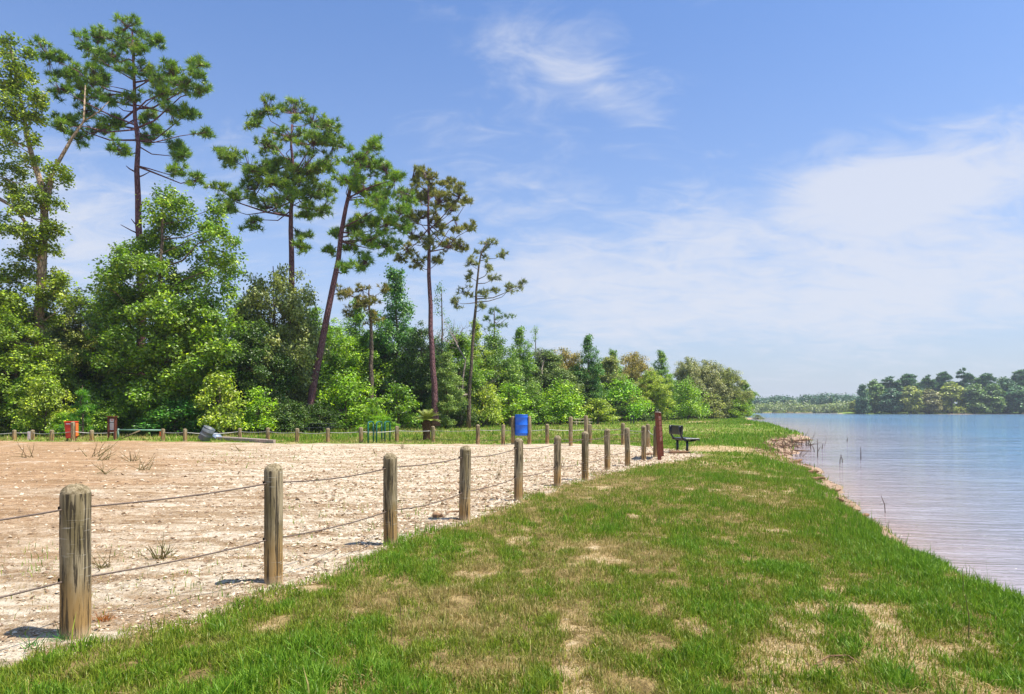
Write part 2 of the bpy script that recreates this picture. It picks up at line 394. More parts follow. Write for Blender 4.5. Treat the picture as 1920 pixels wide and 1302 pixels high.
# ------------------------------------------------------------------ ground and water
WZ = -0.35
shore = [(10, -80), (5.6, -10), (4.6, 0), (4.35, 3.0), (4.30, 5.4), (4.55, 6.7), (4.85, 8.2), (5.45, 9.9), (6.05, 11.7), (7.2, 14.6), (8.4, 18.1), (9.5, 21.6), (10.2, 24.4), (11.9, 28.8), (15.6, 37.0),
         (19.4, 43.8), (20.2, 46.5), (22.2, 53), (24.6, 61), (29.5, 76), (33, 90), (37, 106), (43, 126), (49, 140), (53, 150), (54, 175), (30, 250), (-1700, 400), (-1700, -80)]
far1 = [(168, 350), (176, 332), (240, 328), (420, 325), (900, 300), (1700, 280), (1700, 1700), (-1700, 1700), (-1700, 470), (100, 480), (225, 470), (200, 420)]
def sdist(X, Y, poly):
    P = np.array(poly, float); d = np.full(X.shape, 1e9); ins = np.zeros(X.shape, bool)
    for i in range(len(P)):
        a = P[i]; b = P[(i+1) % len(P)]; ab = b-a; L2 = (ab**2).sum()
        t = np.clip(((X-a[0])*ab[0]+(Y-a[1])*ab[1])/L2, 0, 1)
        d = np.minimum(d, np.hypot(X-a[0]-t*ab[0], Y-a[1]-t*ab[1]))
        if a[1] != b[1]:
            c = ((a[1] > Y) != (b[1] > Y)) & (X < (b[0]-a[0])*(Y-a[1])/(b[1]-a[1])+a[0]); ins ^= c
    return np.where(ins, d, -d)
def land(X, Y):
    s1 = sdist(X, Y, shore); wig = (fbm(X*.55, Y*.55, 5)-.5)*.9*np.clip(Y/25, .25, 1.4) + (fbm(X*1.9, Y*1.9, 7, 3)-.5)*.42
    return np.maximum(s1+wig, sdist(X, Y, far1)+(fbm(X*.05, Y*.05, 6)-.5)*8)
def height(X, Y, s=None):
    if s is None: s = land(X, Y)
    wd = np.interp(Y, [0, 7, 9, 12, 16, 24, 34, 45, 60, 140, 300], [.55, .5, .8, 1.3, 1.5, 2.0, 3.0, 2.5, 1.6, 2, 5])
    t = np.clip(s/wd, 0, 1); up = t**.75 if False else np.sin(t*math.pi/2)**.9
    z = np.where(s > 0, WZ - .03 + (.38)*up, np.maximum(WZ - .03 + s*.22, WZ-1.6))
    amp = np.clip(s/2.0, 0, 1)
    z = z + amp*((fbm(X*.5, Y*.5, 11)-.5)*.07 + (fbm(X*2.3, Y*2.3, 12)-.5)*.045)
    z = z + amp*np.exp(-np.clip(Y-4, 0, 60)/14)*np.where(X < 2.5, 1, .4)*(np.abs(fbm(X*3.1, Y*3.1, 14, 3)-.5)*-.12 + .012 + (fbm(X*1.1+Y*.2, Y*2.2, 15, 2)-.5)*.035)
    z = z + np.clip((Y-330)/500, 0, 1)*np.clip(s/60, 0, 1)*10
    return z
lotpx = [(-420, 1330), (0, 1243), (120, 1222), (200, 1203), (330, 1172), (470, 1128), (590, 1090), (690, 1038), (790, 1006), (840, 985), (930, 962), (1000, 925), (1095, 900), (1190, 876), (1292, 862), (1318, 853), (1300, 845), (1255, 842),
         (1232, 838), (1170, 834), (1050, 832), (900, 832.5), (700, 832.5), (560, 832), (450, 830), (330, 829), (240, 827), (150, 829), (0, 828), (-700, 828)]
lot = [tuple(gnd(*p)[:2]) for p in lotpx] + [(-90, 20), (-60, -40), (-9, -40), (-5.2, 0)]
pathp = [tuple(gnd(*p)[:2]) for p in [(1288, 837), (1340, 836), (1410, 840), (1480, 845), (1530, 868), (1500, 872), (1470, 862), (1420, 853), (1350, 846), (1290, 846)]]
bank2 = [tuple(gnd(*p)[:2]) for p in [(1288, 791.5), (1310, 790.6), (1334, 790.8), (1334, 792.4), (1310, 793), (1290, 793)]]
def sm(x, a, b): t = np.clip((x-a)/(b-a), 0, 1); return t*t*(3-2*t)
def bare(X, Y):       # bare sandy patches in the lawn, 0..1
    n = fbm(X*1.25, Y*.85, 31, 5)
    zone = np.exp(-(((X-1.35)/1.5)**2 + ((Y-3.5)/1.15)**2)) * .62 + np.exp(-(((X-2.5)/.7)**2 + ((Y-5.3)/1.6)**2))*.42 + np.exp(-(((X-.2)/1.1)**2+((Y-3.4)/.5)**2))*.30 \
         + np.exp(-(((X-4.6)/2.0)**2 + ((Y-12.0)/.7)**2))*.45 + np.exp(-(((X-3.2)/.8)**2 + ((Y-8.0)/1.0)**2))*.22
    return np.clip(sm(n*.9 + zone*.41 + (fbm(X*5.5, Y*3.6, 33, 4)-.5)*1.35, .62, .86), 0, 1)
def dryness(X, Y):
    n = fbm(X*.9, Y*.55, 41, 4)*.5 + fbm(X*4.2, Y*2.6, 42, 3)*.5
    d = (n-.47)*3.8 - .12 + sm(Y, 15, 26)*((fbm(X*.16, Y*.5, 43)-.42)*2.2)
    d = d + .22*np.exp(-(((X-1.0)/1.5)**2 + ((Y-6.3)/2.0)**2)) + .15*np.exp(-(((X-2.2)/1.5)**2+((Y-13)/3.0)**2))
    s = land(X, Y)
    lush = np.exp(-(np.maximum(s-.45, 0)/np.interp(Y, [0, 10, 30, 60], [.55, .8, 2.2, 4]))**1.5)
    d = d*(1-lush) - .75*lush
    d = d - 1.0*np.exp(-(((X-13.0)/5)**2 + ((Y-33)/7)**2)) - .5*np.exp(-(((X+1.4)/1.2)**2+((Y-3.4)/.5)**2))
    return d
def axis(lim, d0, g):
    v = [0.0]
    while v[-1] < lim: v.append(v[-1] + d0 + g*v[-1])
    return np.array(v)
ax = axis(1700, .13, .0235); gx = np.concatenate([-ax[:0:-1], ax]) + 1.0
ay = axis(1700, .11, .023); gy = np.concatenate([4.5-axis(80, .3, .12)[:0:-1], 4.5+ay])
GX, GY = np.meshgrid(gx, gy); S = land(GX, GY)
GZ = height(GX, GY, S)
sl_ = sdist(GX, GY, lot); a_lot = sm(sl_ + (fbm(GX*1.3, GY*1.3, 21)-.5)*.55*np.clip(GY/6, .6, 2), -.22, .22)
a_sand = np.maximum(np.maximum(bare(GX, GY), sm(sdist(GX, GY, pathp), -.6, .5)), sm(sdist(GX, GY, bank2), -1.5, 1.0))
a_beach = 1 - sm(S - np.interp(GY, [0, 7.5, 9, 13, 24, 35, 42, 50, 300], [.05, .1, .55, .95, 1.4, 2.6, 1.5, .3, .8]), -.25, .3)
a_red = np.clip(sm(-GX - GY*.34 + (fbm(GX*.25, GY*.5, 61)-.5)*7, -1.0, 6.0)*np.clip(GY/8, .25, 1), 0, 1)
a_green = sm(GY, 14, 26)*.95
ny, nx = GX.shape
V = np.stack([GX, GY, GZ], -1).reshape(-1, 3)
i = np.arange(ny-1)[:, None]*nx + np.arange(nx-1)[None]
Q = np.stack([i, i+1, i+nx+1, i+nx], -1).reshape(-1, 4)
fl = (sl_[:-1, :-1] > 0).ravel()
def submesh(name, mask, label_kind='structure'):
    q = Q[mask]; u, inv = np.unique(q, return_inverse=True); q2 = inv.reshape(-1, 4)
    at_ = {k: a.ravel()[u] for k, a in dict(lot=a_lot, sand=a_sand, red=a_red, beach=a_beach, green=a_green).items()}
    o = link(name, mkmesh(name, V[u], [q2], M_ground, smooth=True, attrs=at_)); o['kind'] = 'structure'; return o
submesh('gravel_lot', fl); submesh('ground', ~fl)

wx = np.concatenate([np.linspace(-1700, -60, 12), np.linspace(-40, 3, 6), np.linspace(4, 30, 60), np.linspace(32, 90, 30), np.linspace(100, 1700, 30)])
wy = np.concatenate([np.linspace(-80, 2, 6), np.linspace(3, 50, 90), np.linspace(53, 180, 30), np.linspace(200, 1700, 20)])
WX, WY = np.meshgrid(wx, wy); offshore = np.clip(-land(WX, WY)/np.interp(WY, [5, 15, 40, 90], [5, 8, 12, 20]), 0, 1)**.7
ny2, nx2 = WX.shape; i = np.arange(ny2-1)[:, None]*nx2 + np.arange(nx2-1)[None]
wq = np.stack([i, i+1, i+nx2+1, i+nx2], -1).reshape(-1, 4)
wt = link('lake_water', mkmesh('lake_water', np.stack([WX, WY, np.full(WX.shape, WZ)], -1).reshape(-1, 3), [wq], M_water, attrs={'depth': offshore.ravel()})); wt['kind'] = 'structure'
def gz(x, y): return float(height(np.array([x], float), np.array([y], float))[0])

# ------------------------------------------------------------------ grass
def blades(X, Y, Z, h, wd, dry, lean, seg=2):
    n = len(X); a = rng.uniform(0, 2*math.pi, n); b = rng.uniform(0, 2*math.pi, n)
    d = np.stack([np.cos(a), np.sin(a), np.zeros(n)], -1); l = np.stack([np.cos(b), np.sin(b), np.zeros(n)], -1)
    P = np.stack([X, Y, Z-.01], -1); up = np.array((0, 0, 1.0)); hh = h[:, None]; ww = (wd/2)[:, None]; L = lean[:, None]
    if seg == 2:
        m = P + up*hh*.55*(1-.25*L) + l*hh*L*.25; t = P + up*hh*(1-.45*L) + l*hh*L*.85
        V = np.stack([P-d*ww, P+d*ww, m+d*ww*.75, m-d*ww*.75, t], 1).reshape(-1, 3); k = np.arange(n)[:, None]*5
        return V, [k+np.array([[0, 1, 2, 3]]), k+np.array([[3, 2, 4]])], np.repeat(dry, 5)
    t = P + up*hh*(1-.3*L) + l*hh*L*.7
    V = np.stack([P-d*ww, P+d*ww, t], 1).reshape(-1, 3); k = np.arange(n)[:, None]*3
    return V, [k+np.array([[0, 1, 2]])], np.repeat(dry, 3)
def scatter(n, y0, y1, pxl, pxr, power=1.0):
    """random ground points in the wedge in front of the photo's viewpoint (a little wider than the frame)"""
    u = rng.uniform(0, 1, n); Y = (y0**(2-power) + u*(y1**(2-power)-y0**(2-power)))**(1/(2-power)) if power != 2 else y0*(y1/y0)**u
    x = rng.uniform(pxl, pxr, n); return (x-960)/F*Y, Y
gv, gq, gt, gd = [], [], [], []; off = 0
for (n, y0, y1, pl, pr, h0, w0, seg, pw) in [(420000, 2.9, 7.5, -60, 2050, .058, .0056, 2, 1.3), (330000, 7.5, 17, 500, 2050, .062, .0092, 1, 1.3),
                                         (190000, 17, 42, 350, 1620, .075, .022, 1, 1.4), (60000, 30, 75, -100, 1560, .13, .05, 1, 1.2), (30000, 70, 135, 900, 1480, .16, .10, 1, 1.2)]:
    X, Y = scatter(n, y0, y1, pl, pr, pw); s = land(X, Y)
    sl2 = sdist(X, Y, lot) + (fbm(X*1.3, Y*1.3, 21)-.5)*.55*np.clip(Y/6, .6, 2)
    d = dryness(X, Y); ba = np.maximum(bare(X, Y), sm(sdist(X, Y, pathp), -.6, .3)); ba = np.maximum(ba, sm(sdist(X, Y, bank2), -1.5, 1.0))
    mincut = np.interp(Y, [0, 7.5, 9, 13, 24, 35, 42, 50, 300], [-.02, .02, .40, .55, .65, 1.6, 1.0, .2, .6]) + (fbm(X*1.8, Y*1.2, 81)-.5)*np.interp(Y, [8, 12, 35], [.1, .7, 1.2])
    clump = fbm(X*7, Y*5, 51, 3)
    dens = np.clip(1.15-.75*np.clip(d, 0, 1.2)*.55 + (clump-.5)*2.2, .05, 1)*(1-.62*ba)
    dens *= np.where(sl2 > .08, .012, np.where(sl2 > -.25, .45, 1))
    dens = np.where(s < mincut, np.where(s < .03, 0, .03), dens)
    k = rng.uniform(0, 1, n) < dens; X, Y, d, s, cm, ba = X[k], Y[k], d[k], s[k], clump[k], ba[k]
    Z = height(X, Y, s); m = len(X)
    dd = d + rng.normal(0, .22, m) + ba*.25
    straw = rng.uniform(0, 1, m) < (.07+.26*np.clip(d, 0, 1)+.60*ba); dd = np.where(straw, .95, dd)
    lushh = np.clip(-d, 0, 1)
    hgt = h0*rng.uniform(.45, 1.35, m)*(1+.9*lushh)*(.45+1.15*cm)*np.where(straw, .8, 1)
    hgt *= np.where(rng.uniform(0, 1, m) < .005, 2.3, 1)
    ww = w0*rng.uniform(.7, 1.3, m)*(1+.35*lushh)
    if y0 == 30: 
        tall = sm(Y, 30, 40)*(X < 5); hgt *= 1+.6*tall
    V_, F_, D_ = blades(X, Y, Z, hgt, ww, dd, np.where(straw, rng.uniform(.3, 1.6, m), rng.uniform(.05, .75, m)), seg)
    gv.append(V_); gd.append(D_)
    for f in F_: (gq if f.shape[1] == 4 else gt).append(f+off)
    off += len(V_)
go = link('lawn_grass', mkmesh('lawn_grass', np.vstack(gv), [np.vstack(gq), np.vstack(gt)], M_blade, attrs={'dry': np.concatenate(gd)}))
tag(go, 'short patchy green and straw coloured grass growing over the bank and field', 'grass', kind='stuff')

# crushed stone
def stones(name, X, Y, size, matr, label, cat, flat=.55):
    n = len(X); s = size
    O = np.array([(1, 0, 0), (0, 1, 0), (-1, 0, 0), (0, -1, 0), (.1, .1, 1), (0, 0, -.6)], float)
    T = np.array([(0, 1, 4), (1, 2, 4), (2, 3, 4), (3, 0, 4), (1, 0, 5), (2, 1, 5), (3, 2, 5), (0, 3, 5)])
    a = rng.uniform(0, 2*math.pi, n); c, s_ = np.cos(a), np.sin(a)
    P = O[None]*s[:, None, None]*rng.uniform(.55, 1.3, (n, 6, 1)); P[..., 2] *= flat; P[..., 0] *= rng.uniform(.8, 1.6, (n, 1))
    tl = rng.normal(0, .35, n); P[..., 2] += P[..., 0]*tl[:, None]
    X2 = P[..., 0]*c[:, None]-P[..., 1]*s_[:, None]; Y2 = P[..., 0]*s_[:, None]+P[..., 1]*c[:, None]
    Z = height(X, Y)
    V_ = np.stack([X2+X[:, None], Y2+Y[:, None], P[..., 2]+Z[:, None]+s[:, None]*.1], -1).reshape(-1, 3)
    k = np.arange(n)[:, None, None]*6
    o = link(name, mkmesh(name, V_, [(k+T[None]).reshape(-1, 3)], matr)); return tag(o, label, cat, kind='stuff')
X, Y = scatter(110000, 3.2, 26, -80, 1330, 1.3)
s = sdist(X, Y, lot); near = np.exp(-np.clip(s, 0, 9)/np.interp(Y, [3, 8, 20], [1.1, 1.6, 4.0]))
redz = sm(-X - Y*.34, -1.0, 6.0)
k = (s > -.1) & (rng.uniform(0, 1, len(X)) < (.22+near*(.45+fbm(X*1.6, Y*1.6, 71)))*(1-.85*redz)) ; X, Y = X[k], Y[k]
stones('crushed_stone', X, Y, np.clip(np.exp(rng.normal(0, .65, len(X))), .3, 2.6)*.0080*np.clip(Y/6, .8, 2.0), M_stone, 'pale crushed stone lying over the lot along the front posts', 'gravel')

# ------------------------------------------------------------------ posts and cables
def post_mesh(name, rad, H, n=28, seed=0, fine=True):
    r = np.random.default_rng(seed); zs = list(np.linspace(-.15, H-.065, 14 if fine else 4)) if fine else [-.15, H*.5, H-.06]
    prof = [(1.0, z) for z in zs] + [(.985, H-.055), (.93, H-.042), (.80, H-.024), (.55, H-.008), (.25, H-.001)]
    p = np.array(prof); a = np.arange(n)/n*2*math.pi
    groove = np.ones(n)
    if fine:
        for _ in range(5): j = r.integers(n); groove[j] -= r.uniform(.03, .09)
    ph = r.uniform(0, 6, 4)
    wob = 1 + .02*np.sin(2*a+ph[0]) + .012*np.sin(3*a+ph[1])
    rr = rad*p[:, 0:1]*(wob*groove)[None]
    rr = rr*(1+.012*np.sin(p[:, 1:2]*9+ph[2]+a[None])) if fine else rr
    zz = np.repeat(p[:, 1:2], n, 1)
    if fine: zz[-4:] += r.normal(0, .0035, (4, n))
    V_ = np.stack([rr*np.cos(a), rr*np.sin(a), zz], -1).reshape(-1, 3); m = len(p)
    V_ = np.vstack([V_, (0, 0, H)]); i = np.arange(m-1)[:, None]*n; j = np.arange(n)[None]; j2 = (j+1) % n
    Q_ = np.stack([i+j, i+j2, i+n+j2, i+n+j], -1).reshape(-1, 4)
    T_ = np.array([(m*n, (m-1)*n+k, (m-1)*n+(k+1) % n) for k in range(n)])
    mi = np.concatenate([np.repeat(np.where(np.arange(m-1) >= m-5, 1, 0), n), np.ones(n, int)])
    return mkmesh(name, V_, [Q_, T_], [M_post, M_end], mi, smooth=True)
G1, G2 = 'wooden posts of the front fence row', 'wooden posts along the far side of the lot'
front = [(142, 1190, 908, .094), (513, 1092, 870, .083), (732, 1023, 850, .082), (871, 977, 836, .080), (972, 940, 822, .079), (1045, 911, 817, .079), (1097, 900, 809, .080), (1139, 882, 804, .077), (1177, 875, 802, .078), (1207, 864, 798, .075)]
flab = ['thickest wooden post nearest the camera at the left edge, pale scratches on its face', 'second nearest wooden post, dark vertical streaks under a domed top',
        'third wooden post of the front row, wavy dark grain and an orange brown foot', 'fourth wooden post of the front row, beside the small wood chunk on the gravel',
        'fifth wooden post of the front row, right below the blue barrel', 'sixth wooden post of the front row, just left of two taller far posts',
        'seventh wooden post of the front row, in front of the two taller far posts', 'eighth wooden post of the front row, alone in the gap before the last posts',
        'ninth wooden post, third from the leaning red brown sign in the front row', 'tenth and last wooden post of the front row, nearest the red brown sign']
tops = []
for i_, ((px, py, pt, rad), lb) in enumerate(zip(front, flab)):
    p = gnd(px, py); H = (py-pt)/F*p[1]; z0 = gz(p[0], p[1])
    root = thing('wooden_post', lb, 'post', (p[0], p[1], z0), G1)
    H = CZ-(pt-HY)/F*p[1]-z0
    o = link('shaft', post_mesh('shaft', rad*.92, H, 40 if i_ < 5 else 24, 100+i_), (0, 0, 0), root); o.rotation_euler = (rng.normal(0, .010), rng.normal(0, .012), rng.uniform(0, 6))
    if i_ < 6:
        for zf in (.845, .375):
            mb = MB(); dx = np.array((-.86, -.5, 0)); dx /= np.linalg.norm(dx)
            c = np.array((p[0], p[1], z0+H*zf)) + dx*rad*.93
            x = np.array((dx[1], -dx[0], 0)); y = np.cross(dx, x)
            mb.lathe([(.013, 0), (.013, .009), (.009, .0095), (.008, .003)], c, 10, np.stack([x, y, dx], 1)); part(root, 'cable_hole', mb, M_hole)
    tops.append((p[0], p[1], z0, H))
def cable(ptsz, r, name, label, matr, sag=.035, n=9):
    mb = MB(); P = []
    for a, b in zip(ptsz[:-1], ptsz[1:]):
        a, b = np.array(a), np.array(b); sg = sag*random.uniform(.6, 1.4)*min(1.6, np.linalg.norm(b-a)/1.8)
        for t in np.linspace(0, 1, n, endpoint=False): q = a+(b-a)*t; q[2] -= 4*sg*t*(1-t); P.append(q)
    P.append(np.array(ptsz[-1])); mb.tube(P, r, 6)
    loc = tuple(P[0]); return single(name, mb, matr, label, 'cable', loc, smooth=True)
p0 = np.array([-3.62, 2.75, 0, 1.0])
fr = [tuple(p0)] + tops
e1 = [(x, y, z+H*.845) for x, y, z, H in fr]; e2 = [(x, y, z+H*.375) for x, y, z, H in fr]
cable(e1, .0062, 'fence_cable', 'upper dark steel cable strung through the front wooden posts', M_cable)
cable(e2, .0062, 'fence_cable', 'lower dark steel cable strung through the front wooden posts', M_cable)

back = [(27, 826, 806, 'leftmost short post of the far row'), (61, 825.5, 806, 'short far post with a small pale sign on its left side'), (97, 827, 806, 'short far post between the pale signed post and the red bin'),
        (137, 828, 791, 'taller far post standing right in front of the red bin'), (172, 827, 806, 'short far post between the red bin and the brown notice board'), (216, 824, 805, 'short gate post beside the brown notice board'),
        (306, 827, 804, 'short far post at the closed end of the green gate'), (347, 828, 804, 'short far post between the gate and the fallen grey drum'), (450, 825, 803, 'short far post just right of the fallen grey drum, above the timbers'),
        (502, 827, 802, 'short far post above the end of the fallen timbers'), (557, 829, 803, 'short far post left of the dark picnic table'), (615, 831, 803, 'short far post in front of the dark picnic table'),
        (677, 831, 801, 'short far post just left of the green bike hoops'), (744, 829, 799, 'short far post just right of the green bike hoops'), (812, 829, 799, 'short far post just right of the small palm'),
        (896, 833, 796, 'far post halfway between the palm and the blue barrel'), (943, 833, 796, 'far post just left of the blue barrel'), (1026, 833, 795, 'far post just right of the blue barrel stand'),
        (1070, 836, 781, 'taller far post left of the pale picnic table'), (1099, 836, 779, 'taller far post in front of the pale picnic table'), (1106, 832, 795, 'shorter far post tucked behind the taller one at the pale picnic table'),
        (1168, 834, 793, 'far post behind the gap between eighth and ninth front posts'), (1215.5, 839, 795, 'far post behind the last post of the front row'), (1229.5, 857, 798, 'far corner post right behind the leaning red brown sign')]
bt = []
bm_ = {}
for k_, (px, py, pt, lb) in enumerate(back):
    p = gnd(px, py); z0 = gz(p[0], p[1]); H = CZ-(pt-HY)/F*p[1]-z0
    rad = .092 if px < 880 else .085
    root_me = post_mesh('wooden_post', rad, H, 14, 200+k_, False)
    o = link('wooden_post', root_me, (p[0], p[1], z0)); o.rotation_euler = (rng.normal(0, .012), rng.normal(0, .015), rng.uniform(0, 6))
    tag(o, lb, 'post', G2); bt.append((p[0], p[1], z0, H, px))
seqL = [b for b in bt if b[4] <= 216]; seqR = [b for b in bt if b[4] >= 306 and b[4] not in (1070, 1099)]
ext = gnd(-60, 827)
cable([(ext[0], ext[1], .36)] + [(b[0], b[1], b[2]+b[3]*(.5 if b[4] == 137 else .7)) for b in seqL], .016, 'fence_cable', 'pale cable on the far posts left of the gate', M_cable2, .04, 5)
cable([(b[0], b[1], b[2]+b[3]*.7) for b in seqR if b[4] < 880], .016, 'fence_cable', 'pale cable on the far posts between the gate and the palm', M_cable2, .05, 5)
cable([(b[0], b[1], b[2]+b[3]*.72) for b in seqR if b[4] > 800], .012, 'fence_cable', 'upper pale cable on the far posts from the palm to the corner', M_cable2, .05, 5)
cable([(b[0], b[1], b[2]+b[3]*.25) for b in seqR if b[4] > 800], .010, 'fence_cable', 'lower dull cable on the far posts from the palm to the corner', M_cable, .05, 5)

# ------------------------------------------------------------------ park furniture
# blue barrel between two posts
p = gnd(977.5, 833); root = thing('barrel_bin', 'bright blue plastic barrel hung between two tall wooden posts', 'barrel', (p[0], p[1], 0))
rb = .275; zb, zt = .37, 1.25
mb = MB(); prof = [(rb*.90, zb), (rb*.97, zb+.03), (rb, zb+.09), (rb*1.02, zb+.1), (rb*1.02, zb+.13), (rb, zb+.14), (rb, zb+.43), (rb*1.03, zb+.445), (rb*1.03, zb+.475), (rb, zb+.49), (rb, zt-.12), (rb*1.02, zt-.11), (rb*1.02, zt-.08), (rb*.98, zt-.03), (rb*.97, zt), (rb*.90, zt), (rb*.90, zt-.05), (rb*.88, zb+.06)]
mb.lathe(prof, (p[0], p[1], 0), 32); part(root, 'barrel', mb, M_blue, True)
mb = MB(); a = np.linspace(0, 2*math.pi, 33); mb.tube([(p[0]+rb*.96*math.cos(t), p[1]+rb*.96*math.sin(t), zt+.005) for t in a], .018, 6, False); part(root, 'rim', mb, M_blue, True)
mb = MB(); mb.bar((p[0]-.36, p[1], .95), (p[0]+.36, p[1], .95), .02, .02); part(root, 'hanging_rod', mb, M_rust)
for px, lb in ((962, 'tall wooden post holding the left side of the blue barrel'), (992.5, 'tall wooden post holding the right side of the blue barrel')):
    q = gnd(px, 833); o = link('wooden_post', post_mesh('wooden_post', .088, 1.21, 18, int(px), False), (q[0], q[1], 0)); tag(o, lb, 'post', G2)

# red bin
p = gnd(126.5, 828); p[1] += .30
root = thing('litter_bin', 'tall red rectangular litter bin behind a post at far left', 'bin', (p[0], p[1], 0))
mb = MB(); A = [(-.25, -.12), (.25, -.12), (.25, .12), (-.25, .12)]; Vv = []
for (k_, z) in ((.84, .14), (1.0, .90)):
    for (x, y) in A: Vv.append((p[0]+x*k_+(0 if z < .5 else -.02), p[1]+y*k_, z))
mb.add(Vv, [(3, 2, 1, 0), (0, 1, 5, 4), (1, 2, 6, 5), (2, 3, 7, 6), (3, 0, 4, 7), (4, 5, 6, 7)]); part(root, 'bin_body', mb, M_red)
mb = MB(); mb.box((p[0]-.02, p[1], .915), (.55, .29, .05), None, .015); part(root, 'bin_lid', mb, M_red)
mb = MB(); mb.box((p[0]+.262, p[1]-.01, .55), (.025, .20, .62), None, .008); part(root, 'side_panel', mb, M_orange)
mb = MB(); mb.box((p[0]-.08, p[1]-.128, .82), (.22, .008, .045)); part(root, 'label_strip', mb, M_white)
for dx in (-.2, .2):
    mb = MB(); mb.box((p[0]+dx, p[1], .07), (.05, .05, .16)); part(root, 'leg', mb, M_rust)

# small pale sign on far post
p = gnd(57.5, 826); root = thing('post_sign', 'small pale pink sign plate fixed beside a short far post', 'sign', (p[0], p[1]-.12, 0))
mb = MB(); mb.box((p[0], p[1]-.12, .24), (.13, .012, .40)); part(root, 'plate', mb, M_white)
for z in (.36, .28, .20, .12):
    mb = MB(); mb.box((p[0], p[1]-.129, z), (.085, .004, .025)); part(root, 'print_line', mb, M_pinkp)

# notice board
p = gnd(209.5, 825); root = thing('notice_board', 'narrow brown framed notice board with white printed sheets beside the gate', 'sign', (p[0], p[1], 0))
def W(px, py): q = at(px, py, p[1]); return q
for x0 in (203.5, 215.5):
    mb = MB(); a_, b_ = W(x0, 827), W(x0, 782); mb.bar(a_-np.array((0, 0, .1)), b_, .07, .07); part(root, 'leg', mb, M_brown)
c = (W(202, 783)+W(218, 809))/2; sz = abs(W(218, 783)-W(202, 809))
mb = MB(); mb.box(c+np.array((0, .05, 0)), (sz[0], .03, sz[2]), None, .004); part(root, 'backboard', mb, M_brown)
mb = MB(); mb.box(W(210, 781.5)+np.array((0, 0, .0)), (sz[0]+.08, .16, .035), None, .006); part(root, 'top_cap', mb, M_brown)
mb = MB(); mb.box(W(210, 809), (sz[0]-.1, .1, .05)); part(root, 'bottom_rail', mb, M_brown)
sh = MB(); sh.box(W(209.5, 796)+np.array((0, .028, 0)), (.225, .008, .54)); so_ = part(root, 'sheet', sh, M_white)
for (py, hh_, mt, ww_) in ((788, .07, M_pinkp, .1), (792.8, .028, M_ink, .22), (797, .014, M_pinkp, .18), (799.5, .014, M_pinkp, .18), (802, .014, M_pinkp, .17), (804, .012, M_pinkp, .18)):
    mb = MB(); mb.box(W(209.5, py)+np.array((0, .020, 0)), (ww_, .005, hh_)); part(root, 'print_mark', mb, mt, parent=so_)

# gate
p = gnd(222, 824); Yg = p[1]; gx0, gx1 = (222-960)/F*Yg, (303-960)/F*Yg
root = thing('pipe_gate', 'faded green steel pipe gate with one slanting brace beside the notice board', 'gate', (gx0, Yg, 0))
zt = CZ-(806.5-HY)/F*Yg
mb = MB(); mb.tube([(gx0, Yg, -.1), (gx0, Yg, zt+.07)], .045, 10); part(root, 'hinge_post', mb, M_gate, True)
mb = MB(); mb.tube([(gx0, Yg, zt), (gx1, Yg, zt-.02)], .042, 10); part(root, 'top_rail', mb, M_gate, True)
mb = MB(); mb.tube([((226-960)/F*Yg, Yg-.03, .0), ((264-960)/F*Yg, Yg-.03, zt-.02)], .035, 8); part(root, 'brace', mb, M_rust, True)
p = gnd(303, 827); mb = MB(); mb.box((p[0]-.02, p[1]-.06, .33), (.09, .03, .22), None, .01); single('reflector', mb, M_orange, 'orange reflector plate on the post at the closed end of the gate', 'reflector', (p[0]-.02, p[1]-.06, .33))

# fallen drum, lid and timbers
p = gnd(386, 829); Yd = p[1]; a_ = at(382, 826, Yd); a_[2] = .14; b_ = at(393, 803, Yd)
ax_ = b_-a_; Ld = np.linalg.norm(ax_); ax_ /= Ld
root = thing('fallen_drum', 'dark grey drum tipped against the ground at the lot edge', 'drum', (p[0], Yd, 0))
x_ = np.cross((0, 1, 0), ax_); x_ /= np.linalg.norm(x_); y_ = np.cross(ax_, x_)
mb = MB(); mb.lathe([(.24, -.06), (.265, 0), (.265, Ld*.3), (.28, Ld*.33), (.265, Ld*.36), (.265, Ld*.65), (.28, Ld*.68), (.265, Ld*.71), (.27, Ld), (.235, Ld+.005), (.23, Ld-.1)], a_, 24, np.stack([x_, y_, ax_], 1)); part(root, 'drum_body', mb, M_drum, True)
mb = MB(); aa = np.linspace(0, 2*math.pi, 25); mb.tube([a_+ax_*(Ld)+.262*(math.cos(t)*x_+math.sin(t)*y_) for t in aa], .016, 6, False); part(root, 'rim', mb, M_drum, True)
c = gnd(406, 826); root = thing('drum_lid', 'blue grey domed lid lying beside the fallen drum', 'lid', tuple(c))
mb = MB(); tl = R(28); Rm = np.array([[math.cos(tl), 0, math.sin(tl)], [0, 1, 0], [-math.sin(tl), 0, math.cos(tl)]])
mb.lathe([(.27, -.02), (.275, .04), (.26, .06), (.24, .10), (.18, .17), (.1, .21), (.03, .225)], c+np.array((0, 0, .13)), 24, Rm); part(root, 'dome', mb, M_lid, True)
mb = MB(); mb.tube([c+np.array((0, 0, .13))+Rm@np.array((.27*math.cos(t), .27*math.sin(t), 0)) for t in aa], .02, 6, False); part(root, 'dark_rim', mb, M_black, True)
for (x0, y0, x1, y1, wd_, lb) in ((400, 826, 515, 831, .16, 'long bleached timber lying at the lot edge, the front one of two'), (398, 823.5, 500, 829, .14, 'long bleached timber lying just behind the front timber')):
    a1, a2 = gnd(x0, y0), gnd(x1, y1); a1[2] = .10; a2[2] = .06; mb = MB(); mb.bar(a1, a2, .14, wd_, bev=.012)
    single('fallen_timber', mb, M_timber, lb, 'timber', tuple(a1), 'fallen timbers beside the drum')

